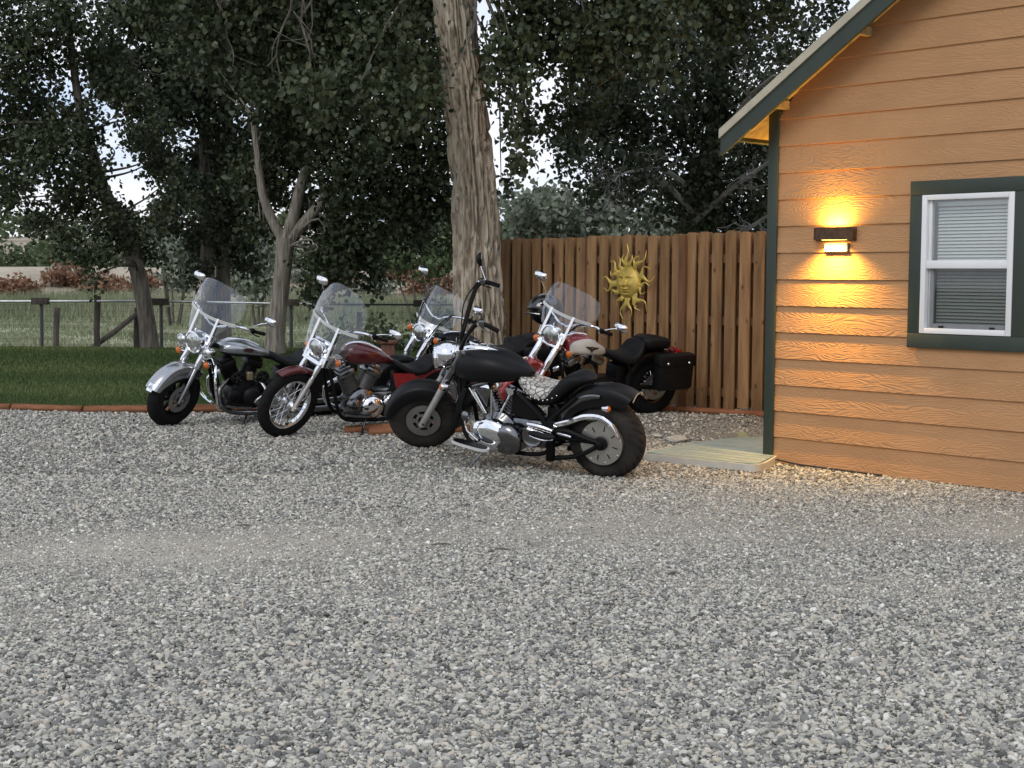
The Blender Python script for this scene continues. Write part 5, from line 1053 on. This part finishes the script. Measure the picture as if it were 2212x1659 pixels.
    B.part('passenger_peg', MB().tube([(.60, .24, .36), (.56, .27, .372), (.42, .30, .365), (.34, .305, .375)], [.008, .026, .03, .018], 12, smooth=3), BLKE); B.part('peg_trim', MB().tube([(.58, .275, .352), (.45, .315, .342), (.35, .315, .358)], .007, 7, smooth=4), CH)
    # belt guard / swingarm
    g = []
    for k in range(25):
        t = k / 24; c = catmull([(.46, .42), (.30, .47), (.14, .535), (0, .545), (-.10, .49), (-.155, .41)], 5); i = int(t * (len(c) - 1)); x, z = c[i]; tt = c[min(i + 1, len(c) - 1)] - c[max(i - 1, 0)]; tt = tt / np.linalg.norm(tt); nn = np.array([-tt[1], tt[0]]) * (-1); wv = .035 - .014 * t
        g.append([(x + nn[0] * d, .165 + o, z + nn[1] * d) for d, o in ((-wv, -.03), (-wv, .0), (-wv * .4, .018), (wv * .4, .018), (wv, 0), (wv, -.03), (-wv, -.03))])
    B.part('belt_guard', MB().sheet(g), CH)
    B.part('belt_guard', MB().tube([(.44, .17, .385), (.34, .175, .38), (.25, .175, .36)], [.018, .022, .012], 9, smooth=3), CH)
    sw = MB()
    for s in (1, -1): sw.tube([(.45, s * .16, .36), (.3, s * .17, .40), (.12, s * .17, .36), (0, s * .16, .335)], [.03, .03, .026, .022], 10, smooth=4); sw.tube([(.42, s * .15, .15), (.2, s * .165, .2), (.03, s * .165, .30)], [.022, .02, .018], 9, smooth=3)
    B.part('swingarm', sw, BLKF); common_frame(B, Rr)
    fr2 = MB(); fr2.tube([(.74, .16, .66), (.55, .18, .52), (.45, .17, .36), (.43, .16, .15)], .024, 9, smooth=4); fr2.box((.44, .16, .3), (.07, .06, .36), None, .015); fr2.tube([(.45, .17, .47), (.36, .17, .56), (.22, .16, .69)], .018, 8, smooth=3); B.part('frame_rail', fr2, BLKF)
    B.part('side_cover', MB().prism([(.80, .66), (.62, .6), (.5, .50), (.66, .44), (.82, .48)], .03, (0, .14, 0), (1, 0, 0), (0, 0, 1)), BLK)
    B.part('radiator', MB().box((1.33, 0, .45), (.05, .24, .40), np.array(Matrix.Rotation(radians(-18), 3, 'Y')), .01), BLKE)
    exhaust(B, .95, .3, -1, CH); footboard(B, .92, 1.27, .23, .35, POL); footboard(B, .92, 1.27, .23, -.35, POL)
    B.part('shift_lever', MB().tube([(1.05, .30, .25), (1.15, .31, .33), (1.17, .31, .44)], .008, 7, smooth=3), CH); B.part('shift_pad', MB().lathe([(.04, 0), (.042, .012), (.03, .02), (0, .022)], (1.165, .30, .45), (.3, 1, .1), 18), CHD)
    stand(B, 1.02, .33)
    # front end
    headlight(B, 1.58, .88, .10, CH, depth=.24); B.part('nacelle', MB().ball((1.48, 0, .93), (.12, .12, .09), 20, 12), CH, steer=True)
    for s in (1, -1): signal(B, (1.53, s * .20, .70), True, (1, 0, 0), .032, (1.50, s * .12, .74))
    B.part('light_bar', MB().tube([(1.52, -.2, .71), (1.5, 0, .76), (1.52, .2, .71)], .01, 7, smooth=4), CH, steer=True)
    bars(B, [(1.37, .09, .97), (1.34, .13, 1.06), (1.285, .24, 1.205), (1.235, .335, 1.315), (1.20, .38, 1.365), (1.13, .41, 1.375), (1.02, .44, 1.32)], BLKF, .020)
    rs = MB(); rs.box((1.37, 0, .985), (.07, .28, .05), None, .015); B.part('riser', rs, CH, steer=True)
    mirror(B, (1.13, -.40, 1.40), (1.17, -.50, 1.53), True, True, BLKF, .055, .065)
    for (p, q) in (((1.30, .22, 1.25), (1.36, .06, .9)), ((1.30, -.22, 1.25), (1.36, -.06, .9))): B.part('cable', MB().tube([(1.2, p[1] * 1.7, 1.40), (p[0] + .03, p[1], p[2]), q], .006, 6, smooth=5), BLKF, steer=True)
    for s in (1, -1): signal(B, (-.06, s * .165, .635) if s > 0 else (-.12, -.16, .70), False, (-1, 0, 0), .026)
black_bike()

# ---- generic cruiser with windshield
def emblem_wings(B, x, y, z, tk, sc=1.0, m=EMB, tilt=.12):
    pts = [(-.078, .017), (-.03, .019), (-.018, .012), (-.010, .022), (.010, .022), (.018, .012), (.03, .019), (.078, .017), (.058, .003), (.032, -.006), (.014, -.013), (.004, -.034), (-.004, -.034), (-.014, -.013), (-.032, -.006), (-.058, .003)]
    X = np.array([cos(tilt), 0, sin(tilt)]); Y = np.array([-sin(tilt), -.05, cos(tilt)]); e = B.part('emblem', MB().prism([(u * sc, v * sc) for u, v in pts], -.008, (x, y, z), X, Y), m, tk); B.part('emblem_centre', MB().lathe([(.009, 0), (.006, .004), (0, .005)], (x, y + .008, z + .006), (0, 1, 0), 10), CHD, tk); return e
def cruiser(P):
    B = Moto(P['label'], P['rear'], P['front'], P.get('lean', 10), P['rake'], P['steer']); W = B.W; Rr = .32; Rf = P['Rf']; fx = lambda z: B.fx(z, Rf)
    wheel(B, 'rear_wheel', 0, Rr, .075, .085, P['wheel'], rimm=P['rim'], disc=(1, .14)); wheel(B, 'front_wheel', W, Rf, P['hwf'], P.get('hhf', .085), P['wheel'], True, rimm=P['rim'], disc=(-1 if P['wheel'] == 'spoke' else 1, .14))
    a0, a1, sk, rho, hw_ = P['ff']; fender(B, 'front_fender', W, Rf, Rf + rho, hw_, a0, a1, sk, P['paint'], True, flare=.01)
    fender(B, 'rear_fender', 0, Rr, Rr + .06, .095, 8, 165, [.06, .10, .12, .12, .08], P['paint2'], flare=.012)
    forks(B, Rf, P.get('ztop', .96), P['forklow'], CH, P.get('rl', .027), .021, P.get('split', .55), .1, P.get('cover'))
    tx = P['tank'][0]; tk = body(B, 'fuel_tank', P['tank'], P['tankm'], .85, .42, .55)
    body(B, 'tank_console', [(x, z1 + .012, z1 - .03, max(.008, h * .22)) for x, z1, z0, h in P['tank'][1:-2]], CH, .7, .3, .6, parent=tk)
    if 'band' in P: body(B, 'tank_band', [(x - .01 * (i == 0), z0 + (z1 - z0) * P['band'][1], z0 - .004, h * 1.015) for i, (x, z1, z0, h) in enumerate(P['tank'])], P['band'][0], .85, .7, .55, parent=tk)
    st = body(B, 'seat', P['seat'], LEA, .55, .5, .7)
    if 'pillion' in P: body(B, 'pillion_seat', P['pillion'], LEA, .5, .5, .7)
    common_frame(B, Rr); ex, ez = P['engine']; vtwin(B, ex, ez, P['cylm'], P['headm'], P['casem'], P['covm'], top=P.get('etop', .66), air=P.get('air', True)); exhaust(B, ex, ez, -1)
    if P.get('lexh'): exhaust(B, ex, ez - .05, 1, CHD)
    sc = P.get('side'); 
    if sc: B.part('side_cover', MB().prism([(.58, .60), (.36, .58), (.30, .50), (.36, .40), (.52, .38)], .03, (0, .17, 0), (1, 0, 0), (0, 0, 1)), sc)
    hx, hz, hr = P['hl']; headlight(B, hx, hz, hr, P.get('hlm', CH), depth=P.get('hld', .16))
    for s in (1, -1): signal(B, (P['ts'][0], s * P['ts'][1], P['ts'][2]), True, (1, 0, 0), .036, (P['ts'][0] - .03, s * .1, P['ts'][2] + .02))
    if P.get('aux'):
        for s in (1, -1): headlight(B, P['aux'][0], P['aux'][1], .06, CH, True, s * .185, 'spot_lamp', .1)
        B.part('lamp_bar', MB().tube([(P['aux'][0] - .06, -.2, P['aux'][1] - .04), (P['aux'][0] - .03, 0, P['aux'][1] - .06), (P['aux'][0] - .06, .2, P['aux'][1] - .04)], .014, 8, smooth=4), CH, steer=True)
    wx0, wz0, wx1, wz1, wws = P['ws']; wsd = windshield(B, wx0, wz0, wx1, wz1, wws, P.get('bow', .10), top_round=P.get('tr', .2))
    k = P.get('barz', .42); zb = wz0 + (wz1 - wz0) * k; xb = wx0 + (wx1 - wx0) * k; wb = np.interp(k, np.linspace(0, 1, len(wws)), wws); bow = P.get('bow', .1); mxw = max(wws); mm = P.get('wsm', POL)
    def onws(u, z): t = (z - wz0) / (wz1 - wz0); w_ = np.interp(t, np.linspace(0, 1, len(wws)), wws); return (wx0 + (wx1 - wx0) * t - bow * (u / mxw) ** 2 * 1 + .008, u, z)
    g = [[(onws(u, zb)[0] + d, u, zb + h) for d, h in ((0, -.016), (.006, -.016), (.006, .016), (0, .016), (0, -.016))] for u in np.linspace(-wb * .97, wb * .97, 15)]
    B.part('crossbar', MB().sheet(g), mm, wsd, True)
    for s in (1, -1):
        u = s * P.get('upr', .14); zt0 = P.get('uz0', wz0); g = [[(onws(u, z)[0] + d + .007, u + e, z) for d, e in ((0, -.014), (.006, -.014), (.006, .014), (0, .014), (0, -.014))] for z in np.linspace(zt0, zb + P.get('uz1', .02), 8)]
        B.part('upright', MB().sheet(g), mm, wsd, True); B.part('bracket', MB().tube([onws(u, zt0 + .06), (fx(zt0 + .02) + .0, s * .1, zt0 + .02)], .008, 7), CH, wsd, True)
    bars(B, P['bars'], CH, .0125)
    for s in (1, -1):
        q = P['bars'][-2]; B.part('cable', MB().tube([(q[0] + .03, s * (q[1] - .08), q[2] + .01), (q[0] + .16, s * .22, q[2] + .02), (fx(.95) + .05, s * .13, .93), (fx(.7) - .02, s * .07, .70)], .006, 6, smooth=6), BLKF, steer=True)
        B.part('brake_line', MB().tube([(fx(.9) + .03, s * .12, .9), (fx(.65) - .05, s * .11, .65), (fx(.42) - .06, s * .115, .42), (W - .06, s * .1, Rf + .03)], .005, 6, smooth=6), BLKF, steer=True)
    for s in (1, -1):
        m_ = P['mirror'][0 if s > 0 else 1]; mirror(B, (m_[0][0], s * m_[0][1], m_[0][2]), (m_[1][0], s * m_[1][1], m_[1][2]))
    if P.get('bags'): saddlebag(B, *P['bags'])
    tl = B.part('tail_light', MB().box((-.27, 0, .60), (.05, .11, .06), None, .018), REDL)
    for s in (1, -1): signal(B, (-.24, s * .15, .63), False, (-1, 0, 0), .034, (-.2, s * .06, .63))
    stand(B, W - .75); footboard(B, ex - .02, ex + .26, .27, .31, CH if P.get('fbc') else CHD)
    if P.get('crash'):
        for s in (1, -1): B.part('crash_bar', MB().tube([(W - .38, s * .06, .72), (W - .36, s * .24, .66), (W - .34, s * .31, .48), (W - .38, s * .28, .26), (W - .46, s * .12, .18)], .016, 9, smooth=5), CH)
    if P.get('extra'): P['extra'](B, tk)
    return B
bx = lambda xc, zc, hwd=.40, back=.16: [(xc, 0, zc), (xc, .06, zc), (xc - .01, .18, zc + .06), (xc - .07, hwd - .06, zc + .09), (xc - back, hwd, zc + .06), (xc - back - .14, hwd + .035, zc + .015)]
def sil_x(B, tk):
    for x in (.97, .70):
        c = B.part('horn_cover', MB().lathe([(.062, 0), (.062, .03), (.052, .035), (.05, .02), (0, .02)], (x, .15, .515), (0, 1, 0), 24), BLKE)
        for k in range(5): a = 2 * pi * k / 5; B.part('spoke', MB().box((x + .025 * cos(a), .175, .515 + .025 * sin(a)), (.05, .006, .008), np.array(Matrix.Rotation(-a, 3, 'Y'))), CHD, c)
    B.part('coil_box', MB().box((.84, .16, .53), (.07, .05, .09), None, .015), mat('brass_tint', (.4, .34, .2), .3, .8))
    e = MB().prism([(-.06, .0), (-.03, .02), (.03, .02), (.06, 0), (.03, -.02), (-.03, -.02)], -.006, (.86, .178, .80), (1, 0, .1), (-.1, -.1, 1)); B.part('emblem', e, EMB, tk)
    B.part('fender_trim', MB().box((0, 0, 0), (.09, .075, .012), None, .005), CH).matrix_local = B.X @ Matrix.Translation((B.W + .33, 0, .50)) @ Matrix.Rotation(radians(62), 4, 'Y')
    B.part('drink_pouch', MB().box((1.17, .0, 1.13), (.04, .16, .07), None, .02), LEA, steer=True)
cruiser(dict(label='silver motorcycle with clear windshield and twin spot lamps at the left end of the row', rear=(-2.05, 15.71), front=(-3.44, 14.95), rake=26, steer=29, Rf=.325, hwf=.068, wheel='cast', rim=BLKE,
    ff=(26, 140, [.06, .11, .13, .12, .09], .038, .088), paint=SIL, paint2=SIL, forklow=CHD, rl=.031, split=.5, cover=(.5,), tank=[(1.13, .83, .79, .04), (1.10, .865, .755, .11), (1.0, .895, .735, .16), (.86, .88, .72, .17), (.70, .81, .70, .12), (.58, .735, .69, .05), (.55, .72, .70, .02)], tankm=SIL, band=(BLK, .30),
    seat=[(.60, .745, .68, .06), (.52, .72, .63, .12), (.40, .665, .58, .17), (.28, .67, .58, .18), (.18, .74, .62, .16), (.05, .76, .66, .14), (-.10, .75, .68, .11), (-.16, .73, .70, .04)], engine=(.88, .32), air=False, cylm=BLKE, headm=BLKE, casem=BLKE, covm=BLKE, lexh=True,
    hl=(1.42, .895, .105), hld=.2, ts=(1.40, .205, .72), aux=(1.40, .84), ws=(1.36, .93, 1.14, 1.49, [.24, .30, .33, .335, .325, .29]), tr=.12, barz=.40, bars=bx(1.18, 1.04), mirror=(((.98, .36, 1.13), (.90, .50, 1.20)), ((.98, .36, 1.13), (1.02, .44, 1.36))), bags=(-.28, .18, .34, .66, .235), crash=True, extra=sil_x))
def red_x(B, tk):
    ax = np.array([-sin(B.rake), 0, cos(B.rake)]); c = np.array([B.W, 0, .345]) + ax * .49
    B.part('fork_brace', MB().box(c + np.array([.03, 0, .0]), (.026, .27, .04), np.stack([np.array([ax[2], 0, -ax[0]]), (0, 1, 0), ax], 1), .01), CH, steer=True)
cruiser(dict(label='dark red motorcycle with tall windshield and wire spoke front wheel, second from left', rear=(-.73, 14.81), front=(-2.15, 14.09), rake=32, steer=23, Rf=.345, hwf=.048, hhf=.06, wheel='spoke', rim=CH,
    ff=(64, 130, [.015, .035, .035, .02], .03, .06), paint=RED, paint2=RED2, forklow=ALU, rl=.024, split=.46, cover=(.50,), ztop=.93, tank=[(1.05, .82, .77, .03), (1.02, .87, .72, .09), (.93, .90, .69, .135), (.80, .88, .68, .15), (.65, .80, .675, .11), (.54, .715, .67, .05), (.51, .695, .675, .02)], tankm=RED,
    seat=[(.56, .72, .66, .05), (.48, .685, .61, .11), (.36, .625, .555, .16), (.24, .635, .55, .17), (.14, .70, .58, .15), (.02, .72, .63, .12), (-.10, .715, .66, .09), (-.14, .70, .68, .03)], engine=(.87, .30), air=False, cylm=FIN, headm=CHD, casem=CHD, covm=CH, side=RED2, etop=.63,
    hl=(1.33, .875, .09), ts=(1.24, .235, .80), ws=(1.36, .72, 1.07, 1.47, [.24, .30, .345, .355, .34, .28]), barz=.50, uz0=.74, tr=.15, bars=bx(1.12, 1.02, .38), mirror=(((.92, .36, 1.09), (.78, .46, 1.09)), ((.92, .36, 1.09), (1.0, .42, 1.34))), extra=red_x))
def third_x(B, tk):
    B.part('backrest', MB().box((-.20, 0, .93), (.07, .24, .2), None, .03), LEA); B.part('sissy_bar', MB().tube([(-.05, -.12, .6), (-.18, -.12, .95), (-.2, 0, 1.02), (-.18, .12, .95), (-.05, .12, .6)], .009, 7, smooth=4), CH)
B3 = cruiser(dict(label='motorcycle half hidden behind the black one with chrome forks and short windshield', rear=(.19, 16.03), front=(-1.23, 15.37), rake=28, steer=19, Rf=.32, hwf=.06, wheel='spoke', rim=CH,
    ff=(15, 140, [.05, .08, .08, .06], .035, .08), paint=BLK, paint2=BLK, forklow=CHD, rl=.029, split=.5, cover=(.52,), tank=[(1.08, .83, .78, .03), (1.05, .87, .74, .1), (.95, .89, .72, .15), (.8, .87, .7, .155), (.65, .79, .69, .11), (.54, .73, .69, .04)], tankm=BLK,
    seat=[(.58, .74, .68, .06), (.48, .71, .63, .13), (.36, .69, .6, .17), (.22, .72, .6, .18), (.12, .80, .66, .16), (-.05, .815, .7, .15), (-.16, .80, .72, .06)], engine=(.85, .32), cylm=FIN, headm=CH, casem=CHD, covm=CH,
    hl=(1.33, .90, .09), ts=(1.28, .22, .88), ws=(1.27, .93, 1.06, 1.34, [.24, .30, .32, .315, .29]), tr=.12, barz=.16, bars=bx(1.14, 1.05, .36), mirror=(((.95, .33, 1.10), (.95, .42, 1.22)), ((.95, .33, 1.10), (1.05, .40, 1.40))), bags=(-.25, .2, .40, .72, .24), extra=third_x))
def cream_x(B, tk):
    for s in (1, -1):
        a = catmull([(1.10, .81, .75, 0), (1.05, .855, .71, 0), (.93, .875, .696, 0), (.78, .84, .69, 0), (.65, .755, .69, 0)], 5); g = []
        T = catmull(sorted([(1.14, .82, .77, .03), (1.11, .87, .72, .1), (1.0, .905, .695, .155), (.86, .885, .685, .165), (.72, .80, .68, .12), (.62, .735, .68, .05), (.59, .71, .69, .02)]), 8)
        for x, z1, z0, _ in a:
            t1 = np.interp(x, T[:, 0], T[:, 1]); t0 = np.interp(x, T[:, 0], T[:, 2]); h = np.interp(x, T[:, 0], T[:, 3]); zm = t0 + (t1 - t0) * .42; row = []
            for z in np.linspace(z0 + .004, z1 - .006, 9):
                q = (z - zm) / (t1 - zm) if z > zm else (zm - z) / (zm - t0); q = min(.98, abs(q)); sn = q ** (1 / .85) if z > zm else q ** (1 / .55); row.append((x, s * (h * (1 - sn * sn) ** .375 + .004), z))
            g.append(row)
        p = B.part('tank_panel', MB().sheet(g), CRM, tk)
    emblem_wings(B, .88, .178, .775, tk, 1.05)
    B.part('tail_case', MB().box((-.27, 0, .66), (.1, .16, .08), None, .03), RED2); B.part('fender_ornament', MB().ball((B.W + .05, 0, .70), (.05, .02, .03)), CH, steer=True)
cruiser(dict(label='cream and red motorcycle with winged tank emblem and black saddlebags by the fence', rear=(1.41, 15.34), front=(.05, 14.55), rake=31, steer=23, Rf=.33, hwf=.065, wheel='spoke', rim=CHD,
    ff=(5, 150, [.07, .11, .12, .10], .035, .088), paint=RED2, paint2=BLK, forklow=CH, rl=.03, split=.45, cover=(.44,), ztop=.93, tank=[(1.14, .82, .77, .03), (1.11, .87, .72, .1), (1.0, .905, .695, .155), (.86, .885, .685, .165), (.72, .80, .68, .12), (.62, .735, .68, .05), (.59, .71, .69, .02)], tankm=RED2,
    seat=[(.64, .735, .67, .06), (.55, .715, .62, .13), (.42, .685, .57, .18), (.32, .70, .57, .19), (.24, .80, .62, .17), (.17, .825, .68, .10)], pillion=[(.20, .835, .72, .1), (.12, .85, .70, .15), (-.02, .835, .70, .15), (-.12, .815, .71, .12), (-.16, .80, .73, .04)], engine=(.86, .33), cylm=BLKE, headm=CHD, casem=BLKE, covm=CHD,
    hl=(1.30, .905, .10), ts=(1.22, .215, .78), ws=(1.26, .92, 1.08, 1.38, [.24, .30, .33, .325, .29]), tr=.13, barz=.42, uz0=.86, bars=bx(1.13, 1.0, .38, .12), mirror=(((.93, .36, 1.05), (.84, .48, 1.09)), ((.93, .36, 1.05), (1.10, .42, 1.33))), bags=(-.31, .13, .32, .69, .25), extra=cream_x))

# helmet hung on the backrest of the half hidden motorcycle
def helmet():
    r = empty('helmet'); w_ = B3.root.matrix_world @ Vector((-.17, 0, 1.05)); r.location = w_ + Vector((-.04, 0, .02)); r.scale = (1.3, 1.3, 1.3); r.rotation_euler = (0, .12, radians(200)); tag(r, 'black helmet resting on the backrest of the half hidden motorcycle', 'helmet')
    V = []; F = []; n = 28; m = 14
    for i in range(m + 1):
        t = (pi * .68) * i / m
        for k in range(n):
            a = 2 * pi * k / n; fr_ = cos(a); rr = sin(t); z = cos(t); V.append((.15 * rr * cos(a) * (1.06 if fr_ > 0 else 1), .122 * rr * sin(a), .14 * z))
    for i in range(m):
        for k in range(n):
            a = 2 * pi * (k + .5) / n; t = (pi * .68) * (i + .5) / m
            if cos(a) > .62 and t > 1.35: continue
            F.append((i * n + k, (i + 1) * n + k, (i + 1) * n + (k + 1) % n, i * n + (k + 1) % n))
    mb = MB().add(V, F); o = mb.build('shell', mat('helmet_gloss', (.012, .012, .013), .18, coat=.8, var=.05), r); md = o.modifiers.new('thick', 'SOLIDIFY'); md.thickness = .018
    MB().ball((0, 0, -.01), (.125, .1, .11), 18, 10).build('lining', LEA, r); MB().tube([(.09, .108, -.02), (.15, .06, -.005), (.165, 0, 0), (.15, -.06, -.005), (.09, -.108, -.02)], .008, 6, smooth=4).build('visor_trim', CHD, r)
helmet()
